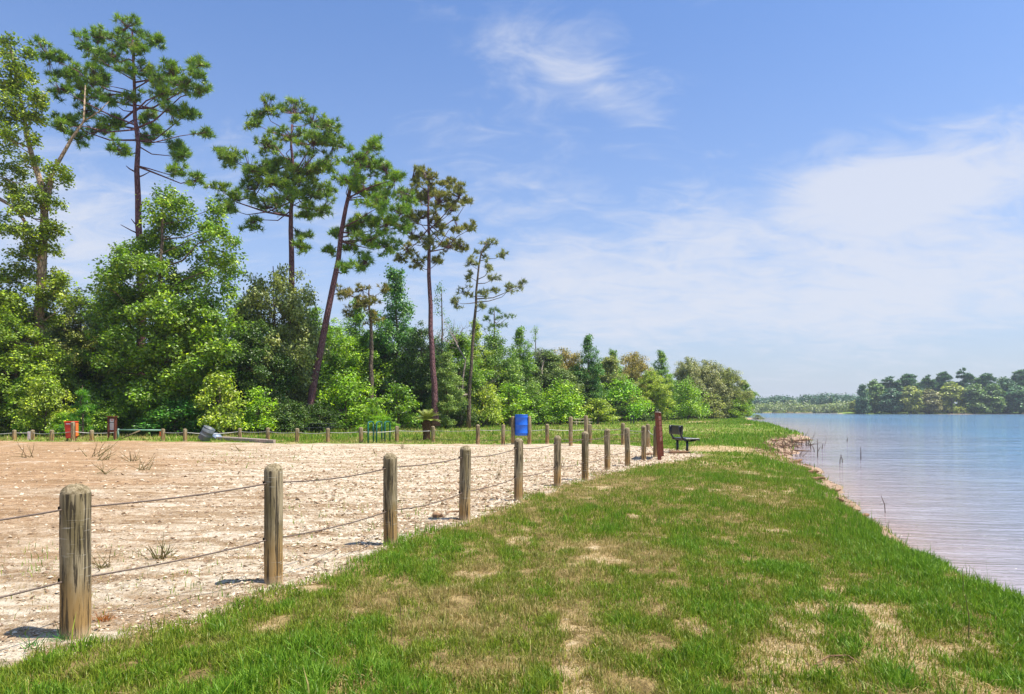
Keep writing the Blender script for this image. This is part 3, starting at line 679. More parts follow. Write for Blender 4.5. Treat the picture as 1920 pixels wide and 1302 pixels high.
# bike hoops
root = thing('bike_rack', 'three dark green tall narrow hoops of a bike rack standing in the grass edge', 'bike rack', tuple(gnd(711, 832)))
for (x0, x1, yb) in ((690.7, 699.6, 832), (706.5, 715.3, 831), (722, 730.6, 829.5)):
    q = gnd(x0, yb); q2 = gnd(x1, yb-1.2); Yh = q[1]; zt = CZ-(790.5-HY)/F*Yh; r_ = (q2[0]-q[0])/2+.01; cx = (q[0]+q2[0])/2; cy = (q[1]+q2[1])/2; dy = (q2[1]-q[1])/2
    pts = [(cx-r_, cy-dy, -.1), (cx-r_, cy-dy, zt*.5)] + [(cx-r_*math.cos(t), cy-dy*math.cos(t), zt-r_-.02+r_*math.sin(t)) for t in np.linspace(0, math.pi, 11)] + [(cx+r_, cy+dy, zt*.5), (cx+r_, cy+dy, -.1)]
    mb = MB(); mb.tube(pts, .034, 10); part(root, 'hoop', mb, M_gpaint, True)

# picnic tables
def picnic(px, py, W_, mt, label, sc_=1.0, rz=0.0):
    p = gnd(px, py); root = thing('picnic_table', label, 'picnic table', (0, 0, 0))
    for k_ in range(4):
        mb = MB(); mb.box((0, (k_-1.5)*.19, .76), (W_, .17, .04), None, .005); part(root, 'table_plank', mb, mt)
    for s_ in (-1, 1):
        mb = MB(); mb.box((0, s_*.72, .45), (W_, .26, .04), None, .005); part(root, 'seat', mb, mt)
        mb = MB(); mb.bar((s_*W_*.36, -.62, 0), (s_*W_*.36, -.12, .74), .05, .09); mb.bar((s_*W_*.36, .62, 0), (s_*W_*.36, .12, .74), .05, .09); mb.box((s_*W_*.36+.045*s_, 0, .40), (.045, 1.6, .09)); part(root, 'leg_frame', mb, mt)
    root.location = (p[0], p[1], 0); root.rotation_euler = (0, 0, rz); root.scale = (sc_,)*3; return root
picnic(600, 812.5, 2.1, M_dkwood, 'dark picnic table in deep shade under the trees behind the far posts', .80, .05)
picnic(1092, 799.5, 1.9, M_palewood, 'pale wooden picnic table beyond the two tall far posts', .87, .04)
p = gnd(1185, 795.5); root = thing('trail_marker', 'pair of small dark upright stakes at the wood edge right of the pale picnic table', 'stake', tuple(p))
for dx in (-.13, .20):
    mb = MB(); mb.bar((p[0]+dx, p[1], -.1), (p[0]+dx*.8, p[1], .95), .13, .12); part(root, 'stake', mb, M_dkwood)
mb = MB(); mb.box((p[0]+.03, p[1]-.08, .80), (.42, .05, .13)); part(root, 'crosspiece', mb, M_dkwood)

# brown sign seen edge-on
root = thing('park_sign', 'tall leaning red brown wooden sign seen edge-on beside the bench', 'sign', (4.4, 20.4, 0))
nb, nt_ = at(1236.5, 864, 19.9), at(1231, 774, 19.9); fb, ft = at(1241.5, 856, 21.3), at(1236.5, 775, 21.3)
for a_, b_ in ((nb, nt_), (fb, ft)):
    mb = MB(); mb.bar(a_, b_, .095, .105, up=(0, 1, 0), bev=.006); part(root, 'sign_post', mb, M_brown)
def lerp(a, b, t): return a+(b-a)*t
for k_ in range(5):
    t0 = .42+.115*k_; mb = MB(); mb.bar(lerp(nb, nt_, t0)+np.array((.01, .05, 0)), lerp(fb, ft, t0)+np.array((.01, -.05, 0)), .135, .035, up=(1, 0, 0), bev=.004); part(root, 'board', mb, M_brown)
mb = MB(); mb.bar(lerp(nb, nt_, 1.0)+np.array((0, -.06, .015)), lerp(fb, ft, 1.0)+np.array((0, .06, .015)), .12, .03, up=(0, 0, 1)); part(root, 'top_cap', mb, M_timber)
mb = MB(); mb.tube([nt_, nt_+np.array((.02, 0, .05)), nt_+np.array((.075, .01, .11))], [.008, .006, .004], 5); part(root, 'bent_wire', mb, M_cable2)
for t0 in (.45, .9):
    mb = MB(); mb.box(lerp(nb, nt_, t0)+np.array((.055, 0, 0)), (.012, .07, .05)); part(root, 'bracket', mb, M_cable2)

# bench
L = np.array((.16, -.987, 0)); Fd = np.array((.987, .16, 0)); U = np.array((0, 0, 1.0)); C0 = np.array((5.72, 23.85, 0))
root = thing('park_bench', 'black metal park bench with open frame facing the lake', 'bench', tuple(C0))
Lh = .60
def fr(l, f, z): return C0 + L*l + Fd*f + U*z
mb = MB(); mb.bar(fr(-Lh, .36, .475), fr(Lh, .36, .475), .50, .035, up=(0, 0, 1), bev=.012)
seat = part(root, 'seat', mb, M_black)
mb = MB(); mb.bar(fr(-Lh, .02, .775)-Fd*.02, fr(Lh, .02, .775)-Fd*.02, .03, .32, up=(0, 0, 1), bev=.012); backr = part(root, 'backrest', mb, M_black)
for f_, nm in ((.60, 'seat_edge'), (.12, 'seat_edge')):
    mb = MB(); mb.bar(fr(-Lh, f_, .455), fr(Lh, f_, .455), .03, .075, up=(0, 0, 1), bev=.008); part(root, nm, mb, M_black)
for l in (-.42, .42):
    mb = MB(); pts = [fr(l, -.035, .92), fr(l, -.02, .72), fr(l, .02, .58), fr(l, .10, .46), fr(l, .22, .40), fr(l, .38, .405), fr(l, .56, .43)]; mb.tube(pts, .034, 10); part(root, 'frame_tube', mb, M_black, True)
    mb = MB(); mb.tube([fr(l, .24, -.1), fr(l, .24, .40)], .045, 12); part(root, 'leg', mb, M_black, True)
    mb = MB(); mb.lathe([(.09, 0), (.09, .012), (.05, .016)], fr(l, .24, .005), 14); part(root, 'foot_plate', mb, M_black)

# ------------------------------------------------------------------ foliage generators
def leafcards(P, N, size, asp=.62, r=rng):
    n = len(P); a = r.normal(size=(n, 3)); T = np.cross(N, a); T /= np.linalg.norm(T, axis=1)[:, None]+1e-9; Bn = np.cross(N, T)
    s = (size*r.uniform(.65, 1.35, n))[:, None]
    V_ = np.stack([P-T*s*.5, P+Bn*s*asp*.5+N*s*.06, P+T*s*.5, P-Bn*s*asp*.5+N*s*.06], 1).reshape(-1, 3)
    return V_, np.arange(n*4).reshape(-1, 4)
def unit(v): return v/(np.linalg.norm(v, axis=-1, keepdims=True)+1e-9)
def sprays(C, Rr, sub, r, flat=.9, dens=1.0):
    """C centres, Rr radii -> spray points on and in the clusters, with outward directions"""
    pts, dirs = [], []
    for c, rr in zip(C, Rr):
        n = max(3, int(dens*(rr/sub)**2*7)); d = unit(r.normal(size=(n, 3))); d[:, 2] = np.where(d[:, 2] < -.3, -d[:, 2]*.6, d[:, 2]); d = unit(d)
        rad = rr*r.uniform(.45, 1.0, n)**.6
        p = c + d*rad[:, None]*np.array((1, 1, flat)); pts.append(p); dirs.append(d)
    return np.vstack(pts), np.vstack(dirs)
def broadcrown(C, Rr, r, leaf=.17, sub=.38, per=15, dens=1.0, flat=1.0):
    P, D = sprays(C, Rr, sub, r, flat, dens); n = len(P)
    off_ = r.normal(size=(n, per, 3))*np.array((sub*.50, sub*.50, sub*.42)); Q_ = (P[:, None]+off_).reshape(-1, 3)
    Dn = np.repeat(D, per, 0)
    N = unit(Dn*.55 + np.array((0, 0, .75)) + r.normal(size=Q_.shape)*.55)
    V_, F_ = leafcards(Q_, N, leaf*np.ones(len(Q_)), .62, r); global TUFT
    TUFT = np.repeat(r.uniform(0, 1, n), per*4); return V_, F_, P
def needlecrown(C, Rr, r, ln=.32, wd=.055, sub=.46, per=26, dens=1.0, flat=.75, droop=0.0):
    P, D = sprays(C, Rr, sub, r, flat, dens); n = len(P)
    a = unit(r.normal(size=(n, per, 3)) + D[:, None]*.55 + np.array((0, 0, .45-droop)))
    l = ln*r.uniform(.7, 1.2, (n, per, 1)); base = P[:, None]+r.normal(size=(n, per, 3))*.035
    s = unit(np.cross(a, r.normal(size=a.shape)))*wd/2
    V_ = np.stack([base-s, base+s, base+a*l], 2).reshape(-1, 3); F_ = np.arange(len(V_)).reshape(-1, 3)
    global TUFT
    TUFT = np.repeat(r.uniform(0, 1, n), per*3); return V_, F_, P
def trunk_and_limbs(tp, tr, C, Rr, P, r, n=8, twig=.018, limbr=.07, twigs=True, limb_low=.45, droopers=False):
    """tp trunk points, C cluster centres get a limb each, P spray points get a twig each"""
    mb = MB(); tp = np.array(tp, float)
    m = 14; t = np.linspace(0, 1, m); seg = np.linspace(0, 1, len(tp))
    TP = np.stack([np.interp(t, seg, tp[:, k]) for k in range(3)], 1); TP[1:-1, :2] += r.normal(0, tr*.16, (m-2, 2))
    rad = tr*(1-.80*t**1.15); rad[0] *= 1.30
    mb.tube(TP, rad, n)
    zt = TP[:, 2]; zlo = np.percentile([q_[2] for q_ in C], 28) if droopers and len(C) else -9
    for c, rr in zip(C, Rr):
        h = np.hypot(c[0]-np.interp(c[2], zt, TP[:, 0]), c[1]-np.interp(c[2], zt, TP[:, 1]))
        lw = limb_low if (c[2] > zlo or h < 1.2) else -limb_low*.8
        za = np.clip(c[2]-h*lw*r.uniform(.6, 1.3)-.1, zt[0]+.5, zt[-1]-.1)
        a = np.array([np.interp(za, zt, TP[:, 0]), np.interp(za, zt, TP[:, 1]), za])
        L_ = np.linalg.norm(c-a)
        if L_ < .3: continue
        b1 = a+(c-a)*.35+np.array((0, 0, -L_*.05))+r.normal(0, L_*.05, 3); b2 = a+(c-a)*.72+np.array((0, 0, -L_*.02))+r.normal(0, L_*.05, 3)
        r0 = min(limbr*(.35+L_*.13), .7*np.interp(za, zt, rad))
        mb.tube([a, b1, b2, c], [r0, r0*.7, r0*.45, r0*.2], 5, False)
    if twigs and len(P):
        C_ = np.array(C); d = ((P[:, None]-C_[None])**2).sum(-1); j = d.argmin(1)
        nk = len(P); A = C_[j]; Bq = P; ax_ = unit(Bq-A); s = unit(np.cross(ax_, np.array((.3, .2, 1.0)))); u = np.cross(ax_, s)
        mid = (A+Bq)/2 + np.array((0, 0, -.06)) 
        rings = []
        for (q, w_) in ((A, twig*1.3), (mid, twig), (Bq, twig*.5)):
            rings.append(np.stack([q+w_*s, q-w_*.5*s+w_*.87*u, q-w_*.5*s-w_*.87*u], 1))
        V_ = np.stack(rings, 1).reshape(-1, 3); k = np.arange(nk)[:, None]*9
        Qs = [[i+j_, i+(j_+1) % 3, i+3+(j_+1) % 3, i+3+j_] for i in (0, 3) for j_ in range(3)]
        mb.add(V_, (k[:, :, None]*1+np.array(Qs)[None]).reshape(-1, 4))
    return mb
def make_tree(name, label, cat, base, trunk, tr, C, Rr, seed, kind='broad', color=(.06, .13, .02), bark=None, group=None, twigs=False, limb_low=.45, lobes=1, snags=0, snagz=(8, 14), **kw):
    r = np.random.default_rng(seed); C = np.array(C, float); Rr = np.array(Rr, float)
    C2, R2 = [], []
    for c, q in zip(C, Rr):
        if lobes <= 1: C2.append(c); R2.append(q); continue
        for _ in range(lobes):
            d = unit(r.normal(size=3))*np.array((1.15, 1.15, .95))*q*r.uniform(.3, 1.05); C2.append(c+d); R2.append(q*r.uniform(.28, .6))
    C2, R2 = np.array(C2), np.array(R2)
    if kind == 'broad': V_, F_, P = broadcrown(C2, R2, r, **kw)
    else: V_, F_, P = needlecrown(C2, R2, r, **kw)
    root = thing(name, label, cat, tuple(base), group); b = np.array(base)
    mb = trunk_and_limbs(trunk, tr, C, Rr, P, r, twigs=twigs, limb_low=limb_low, droopers=kind != 'broad')
    if snags:
        zs_ = [q_[2] for q_ in trunk]
        for _ in range(snags):
            zz = r.uniform(*snagz); tx = np.array([np.interp(zz, zs_, [q_[k] for q_ in trunk]) for k in range(3)]); a = r.uniform(0, 6.28); dd = np.array((math.cos(a), math.sin(a), .3)); tx[2] = zz
            mb.tube([tx, tx+dd*.45, tx+dd*r.uniform(.6, 1.1)+np.array((0, 0, .08))], [.06, .04, .02], 5)
    part(root, 'trunk', mb, bark or M_bark, True)
    o = link('crown', mkmesh('crown', V_-b, [F_], M_leaf if kind == 'broad' else M_needle, attrs={'tuft': TUFT}), (0, 0, 0), root); o.color = (*color, 1)
    return root
def pxclusters(lst, ox, oy, sc_, Y, seed, depth=1.0, shrink=1.0, dfun=None):
    """clusters given as (x, y, radius) measured on an enlarged crop of the photo -> 3-D, spread in depth"""
    r = np.random.default_rng(seed); C, Rr = [], []
    for (x, y, rr) in lst:
        d = r.uniform(-1, 1)*depth
        p = at(ox+x/sc_, oy+y/sc_, Y+d)
        C.append(p); Rr.append(rr/sc_*Y/F*shrink)
    return C, Rr

# ---- hero pines
Y1 = 45.0
cl = [(520,110,50),(400,160,50),(370,200,45),(450,240,55),(560,190,60),(640,175,35),(490,160,45),(200,235,50),(285,300,55),(240,360,35),(330,370,50),(420,340,60),(540,290,50),(620,300,55),(700,280,45),(800,260,38),(800,300,30),(660,370,55),(740,350,45),(820,370,35),
      (600,480,42),(700,460,50),(780,460,45),(830,540,32),(650,540,38),(720,610,40),(745,640,35),(720,700,32),(800,730,32),(590,570,26),(470,510,42),(480,610,34),(400,530,40),(310,570,36),(280,500,42),(350,450,45),(240,520,26),(450,410,45),(540,400,36)]
C, Rr = pxclusters(cl, 0, 0, 2.17, Y1, 1, 2.6, 1.08)
tp = [at(268, 815, Y1), at(266, 600, Y1), at(262, 465, Y1), at(256, 330, Y1), at(254, 200, Y1), at(248, 60, Y1)]
make_tree('pine_tree', 'tallest pine at upper left with long bare purple brown trunk rising above a leafy tree', 'pine tree', (tp[0][0], Y1, 0), tp, .31, C, Rr, 11, 'needle', (.065, .12, .012), M_pbark, snags=9, snagz=(12, 17.5), twigs=True, limb_low=.35, lobes=9, sub=.40, ln=.36, wd=.05, per=28, dens=1.0)
# short dead snags on the bare trunk are part of the limbs
Y2 = 48.0; ox, oy, s2 = 380, 160, 2.034
cl = [(240,100,45),(350,110,50),(420,140,45),(480,160,42),(200,150,32),(240,230,45),(330,200,52),(420,230,55),(500,230,42),(70,270,36),(120,290,42),(180,320,45),(250,310,55),(330,300,45),(400,330,62),(470,310,45),(60,395,34),(120,440,45),(200,400,55),(270,380,52),(340,400,52),(420,420,55),(480,400,36),
      (250,470,42),(180,530,34),(400,490,42),(450,480,40),(380,570,32),(380,620,26),(300,430,36),(90,470,30)]
C, Rr = pxclusters(cl, ox, oy, s2, Y2, 2, 3.2, 1.02)
T2 = lambda pts, Y: [at(ox+x/s2, oy+y/s2, Y) for x, y in pts]
tp = T2([(335,1320),(338,1100),(338,950),(335,680),(340,500),(345,330),(340,150)], Y2)
make_tree('pine_tree', 'broad crowned pine with straight purple trunk rising behind the round olive tree', 'pine tree', (tp[0][0], Y2, 0), tp, .31, C, Rr, 12, 'needle', (.075, .125, .014), M_pbark, twigs=True, limb_low=.5, lobes=9, sub=.40, ln=.36, wd=.05, per=28, dens=1.0)
Y3 = 46.0
cl = [(640,235,40),(580,290,45),(640,310,55),(700,330,45),(560,360,42),(620,400,55),(700,400,45),(735,360,28),(760,430,45),(680,460,55),(760,490,45),(630,520,45),(700,540,52),(765,540,32),(580,560,42),(510,560,30),(640,590,52),(700,620,45),(560,620,34),(620,680,42),(550,700,28),(490,640,22)]
C, Rr = pxclusters(cl, ox, oy, s2, Y3, 3, 2.8, 1.02)
tp = T2([(398,1320),(410,1200),(430,1100),(470,900),(510,720),(530,550),(560,400),(600,300),(640,230)], Y3)
make_tree('pine_tree', 'leaning pine whose red brown trunk slants to the right out of the bushes', 'pine tree', (tp[0][0], Y3, 0), tp, .29, C, Rr, 13, 'needle', (.075, .135, .014), M_pbark, twigs=True, limb_low=.2, lobes=9, sub=.40, ln=.36, wd=.05, per=28, dens=1.0)
Y4 = 52.0
cl = [(800,350,36),(860,360,40),(930,380,40),(980,425,36),(1005,450,22),(790,420,34),(840,430,42),(900,450,42),(950,480,34),(780,490,36),(830,510,36),(900,530,34),(970,540,26),(1020,550,28),(800,570,34),(880,590,36),(940,620,34),(990,620,26),(780,620,30),(820,680,32),(900,670,24),(755,660,26)]
C, Rr = pxclusters(cl, ox, oy, s2, Y4, 4, 2.0, 1.08)
tp = T2([(890,1300),(884,1200),(878,1050),(870,900),(862,650),(860,520),(860,370)], Y4)
make_tree('pine_tree', 'rust tinged browning pine with airy rounded crown and straight bare trunk', 'pine tree', (tp[0][0], Y4, 0), tp, .27, C, Rr, 14, 'needle', (.110, .112, .024), M_pbark, twigs=True, limb_low=.7, lobes=8, sub=.36, wd=.06, per=22, ln=.30, dens=1.0)
Y5 = 55.0
cl = [(1090,610,22),(1060,640,24),(1140,650,18),(1020,680,22),(1100,700,22),(1020,730,18),(1010,790,20),(970,830,22),(1060,790,20),(1120,785,13),(1170,780,17),(1215,768,20),(1070,850,18),(1110,740,18)]
C, Rr = pxclusters(cl, ox, oy, s2, Y5, 5, 1.5, 1.2)
tp = T2([(1013,1310),(1018,1200),(1025,1050),(1038,860),(1045,760),(1060,640),(1085,600)], Y5)
make_tree('pine_tree', 'thin sparse pine with feathery tufts and one long limb reaching right', 'pine tree', (tp[0][0], Y5, 0), tp, .17, C, Rr, 15, 'needle', (.10, .11, .045), M_bark, twigs=True, limb_low=.3, lobes=6, sub=.32, per=18, ln=.30, droop=.3, dens=.9)
Y6 = 60.0
cl = [(560,800,40),(600,840,42),(640,890,40),(560,870,30),(520,790,30),(650,830,34),(690,780,28),(610,780,30)]
C, Rr = pxclusters(cl, ox, oy, s2, 50.0, 6, 1.5, .95)
tp = T2([(645,1320),(643,1100),(640,950),(638,860),(636,760)], 50.0)
make_tree('pine_tree', 'short pine with reddish drooping foliage between the leaning pine and the browning pine', 'pine tree', (tp[0][0], 50, 0), tp, .20, C, Rr, 16, 'needle', (.105, .10, .022), M_bark, twigs=True, lobes=5, sub=.36, per=20, ln=.28, dens=1.1)
cl = [(1110,870,30),(1080,900,26),(1140,890,28),(1175,885,18),(1110,930,28),(1060,930,18),(1150,920,20)]
C, Rr = pxclusters(cl, ox, oy, s2, 68.0, 7, 1.5, .95)
tp = T2([(1115,1330),(1115,1100),(1112,860)], 68.0)
make_tree('pine_tree', 'small dark pine top showing above the bushes right of the thin sparse pine', 'pine tree', (tp[0][0], 68, 0), tp, .2, C, Rr, 17, 'needle', (.05, .085, .02), M_bark, per=18, ln=.34, wd=.05)

# ---- hero broadleaf trees
Yp = 41.0
cl = [(25,165,30),(30,215,26),(60,290,40),(118,225,24),(110,300,40),(40,350,45),(90,370,50),(160,400,36),(20,430,30),(60,470,50),(130,490,42),(150,440,30),(40,560,42),(120,560,36),(60,640,48),(130,660,26),(235,690,34),(258,735,30),(200,770,38),(60,720,50),(40,800,50),(140,800,50),(225,840,38),(100,870,52),(60,950,52),(140,960,52),(215,930,36),(90,1040,70),(200,1040,52),(60,1140,80),(180,1140,70),(250,1150,40),(270,1230,40),(-30,300,40),(-40,500,50),(-30,700,50),(-30,900,60)]
for k_ in range(16): cl.append((rng.uniform(-60, 240), rng.uniform(1180, 1600), rng.uniform(50, 75)))
C, Rr = pxclusters(cl, 0, 0, 2.17, Yp, 8, 1.5, 1.02)
tp = [at(72, 815, Yp), at(75, 560, Yp), at(80, 430, Yp), at(86, 370, Yp), at(60, 300, Yp), at(45, 220, Yp), at(20, 90, Yp)]
make_tree('sycamore_tree', 'tall narrow olive leaved tree with pale forking limbs at the left edge', 'tree', (tp[0][0], Yp, 0), tp, .30, C, Rr, 21, 'broad', (.088, .130, .014), M_lbark, leaf=.18, lobes=7, per=15, sub=.34, dens=1.15)
mb = MB(); mb.tube([at(88, 395, Yp), at(96, 330, Yp), at(112, 300, Yp), at(135, 260, Yp), at(157, 228, Yp), at(160, 160, Yp)], [.16, .13, .11, .09, .06, .03], 7)
mb.tube([at(157, 228, Yp), at(185, 210, Yp), at(205, 190, Yp)], [.05, .035, .015], 5)
mb.tube([at(-10, 368, Yp), at(20, 385, Yp), at(40, 405, Yp), at(60, 440, Yp)], [.12, .11, .10, .08], 6)
_r = [o for o in col.objects if o.name == 'sycamore_tree'][0]; part(_r, 'limb', mb, M_lbark, True)

Yg = 41.5
cl = [(670,810,36),(640,850,38),(730,840,40),(700,890,50),(640,920,48),(740,930,46),(865,850,30),(880,900,42),(915,960,42),(840,960,42),(520,1020,42),(490,1060,36),(430,1100,34),(600,1010,50),(680,1010,60),(780,1030,52),(900,1050,52),(930,1120,46),(420,1160,42),(520,1130,60),(620,1110,65),(720,1120,65),(820,1120,65),(480,1220,60),(580,1220,70),(700,1230,70),(810,1220,70),(910,1210,50),(400,1260,50),(900,1290,50)]
for k_ in range(40): cl.append((rng.uniform(390, 930), rng.uniform(1280, 1720), rng.uniform(55, 80)))
C, Rr = pxclusters(cl, 0, 0, 2.17, Yg, 9, 1.8, 1.3)
tp = [at(294, 815, Yg), at(296, 700, Yg), at(298, 560, Yg), at(304, 460, Yg), at(305, 380, Yg)]
make_tree('sweetgum_tree', 'big bright green leafy tree with twin pointed tops below the tallest pine', 'tree', (tp[0][0], Yg, 0), tp, .22, C, Rr, 22, 'broad', (.080, .140, .014), M_bark, leaf=.19, lobes=7, per=15, sub=.36, dens=.85)

def autoclusters(H, Wd, cb, n, r, shape='round', rc=None):
    C, Rr = [], []; rc = rc or Wd*.17
    while len(C) < n:
        t = r.uniform(0, 1); 
        if shape == 'round': w_ = math.sin(math.pi*min(1, (t*.86+.14)))**.6
        elif shape == 'cone': w_ = (1-t)**.8*.95+.05
        elif shape == 'column': w_ = min(1, (1-t)*2.2+.15)*min(1, .5+t*2)
        else: w_ = math.sqrt(max(0, 1-t**1.8))
        a = r.uniform(0, 2*math.pi); q = math.sqrt(r.uniform(.25, 1))
        rr = rc*r.uniform(.55, 1.35)*(.55+.45*w_); x = (Wd/2*w_)*q
        rad = max(0, x-rr*.5)
        c = np.array((rad*math.cos(a), rad*math.sin(a), H*cb+(H*(1-cb)-rr)*t)); c[2] = max(c[2], rr*.7)
        C.append(c); Rr.append(rr)
    return C, Rr
# prototype woody plants, each later copied
protos = {}
def proto(key, H, Wd, cb, n, shape, kind, color, bark, name, cat, seed, rc=None, **kw):
    r = np.random.default_rng(seed); C, Rr = autoclusters(H, Wd, cb, n, r, shape, rc)
    root = make_tree(name, 'x', cat, (0, 0, 0), [(0, 0, -.2), (.1, 0, H*.3), (-.05, .1, H*.6), (0, 0, H*.93)], H*.014+.03, C, Rr, seed, kind, color, bark, **kw)
    protos[key] = [root, H, Wd, False]
proto('round', 12, 8.5, .08, 62, 'round', 'broad', (.07, .14, .02), M_bark, 'leafy_tree', 'tree', 31, lobes=5, leaf=.22, per=11, sub=.40, dens=1.0)
proto('round2', 11, 8, .05, 58, 'round', 'broad', (.07, .14, .02), M_bark, 'leafy_tree', 'tree', 32, lobes=5, leaf=.19, per=12, sub=.38, dens=.9)
proto('olive', 9, 7, .02, 60, 'round', 'broad', (.07, .14, .02), M_bark, 'olive_green_tree', 'tree', 33, lobes=5, leaf=.18, per=13, sub=.38, dens=1.15)
proto('column', 13, 5, .06, 78, 'column', 'broad', (.07, .14, .02), M_bark, 'leafy_tree', 'tree', 34, lobes=4, rc=.95, leaf=.20, per=11, dens=1.1)
proto('shrub', 4, 4.6, .0, 34, 'dome', 'broad', (.07, .14, .02), M_bark, 'leafy_shrub', 'shrub', 35, rc=.75, leaf=.15, per=11, sub=.34, dens=.85)
proto('shrub2', 4.5, 4, .0, 30, 'dome', 'broad', (.07, .14, .02), M_bark, 'leafy_shrub', 'shrub', 36, rc=.65, leaf=.19, per=9, sub=.36, dens=.9)
proto('ypine', 4.2, 3.2, .0, 22, 'cone', 'needle', (.03, .13, .012), M_bark, 'young_pine', 'pine tree', 37, rc=.55, ln=.30, wd=.045, per=20, sub=.34, dens=1.0)
proto('sparse', 12, 4.5, .25, 22, 'column', 'broad', (.07, .14, .02), M_bark, 'thin_leafy_tree', 'tree', 38, rc=.6, leaf=.17, per=9, dens=.9)
def bare_tree(seed):
    r = np.random.default_rng(seed); mb = MB()
    def br(p, d, L_, rad, lv):
        pts = [p]; q = p.copy(); dd = d.copy()
        for k in range(4): dd = unit(dd+r.normal(0, .16, 3)+np.array((0, 0, .05))); q = q+dd*L_/4; pts.append(q.copy())
        mb.tube(pts, np.linspace(rad, rad*.4, 5), 5 if lv < 2 else 3, False)
        if lv < 4:
            for k in range(4 if lv < 3 else 3): br(pts[r.integers(1, 5)], unit(dd+r.normal(0, .6, 3)+np.array((0, 0, .15))), L_*r.uniform(.45, .7), rad*.5, lv+1)
    br(np.array((0, 0, -.2)), np.array((0, 0, 1.0)), 5.5, .14, 0); return mb
mbt = bare_tree(5); M_grey = simple('grey_dead_twigs', (.36, .28, .24), .9, .1, .3, 5)
used = set()
def put(key, px, topy, wpx, Y, color, label, group=None):
    root, H, Wd, flag = protos[key]
    X_ = (px-960)/F*Y; h = CZ-(topy-HY)/F*Y; wd_ = wpx/F*Y; z0 = gz(X_, Y)
    s_ = (wd_/Wd, wd_/Wd, (h-z0)/H); rz = random.uniform(0, 6.28)
    if not flag:
        protos[key][3] = True; root.location = (X_, Y, z0); root.rotation_euler = (0, 0, rz); root.scale = s_; root['label'] = label
        if group: root['group'] = group
        for ch in root.children:
            if ch.name.startswith('crown'): ch.color = (*color, 1)
        return root
    return copy_thing(root, (X_, Y, z0), rz, s_, label, group, color)
BG, MG, DG, OL, YG, BR, GY_ = (.10, .185, .008), (.070, .135, .012), (.030, .062, .010), (.115, .135, .035), (.15, .20, .025), (.155, .135, .03), (.125, .135, .05)
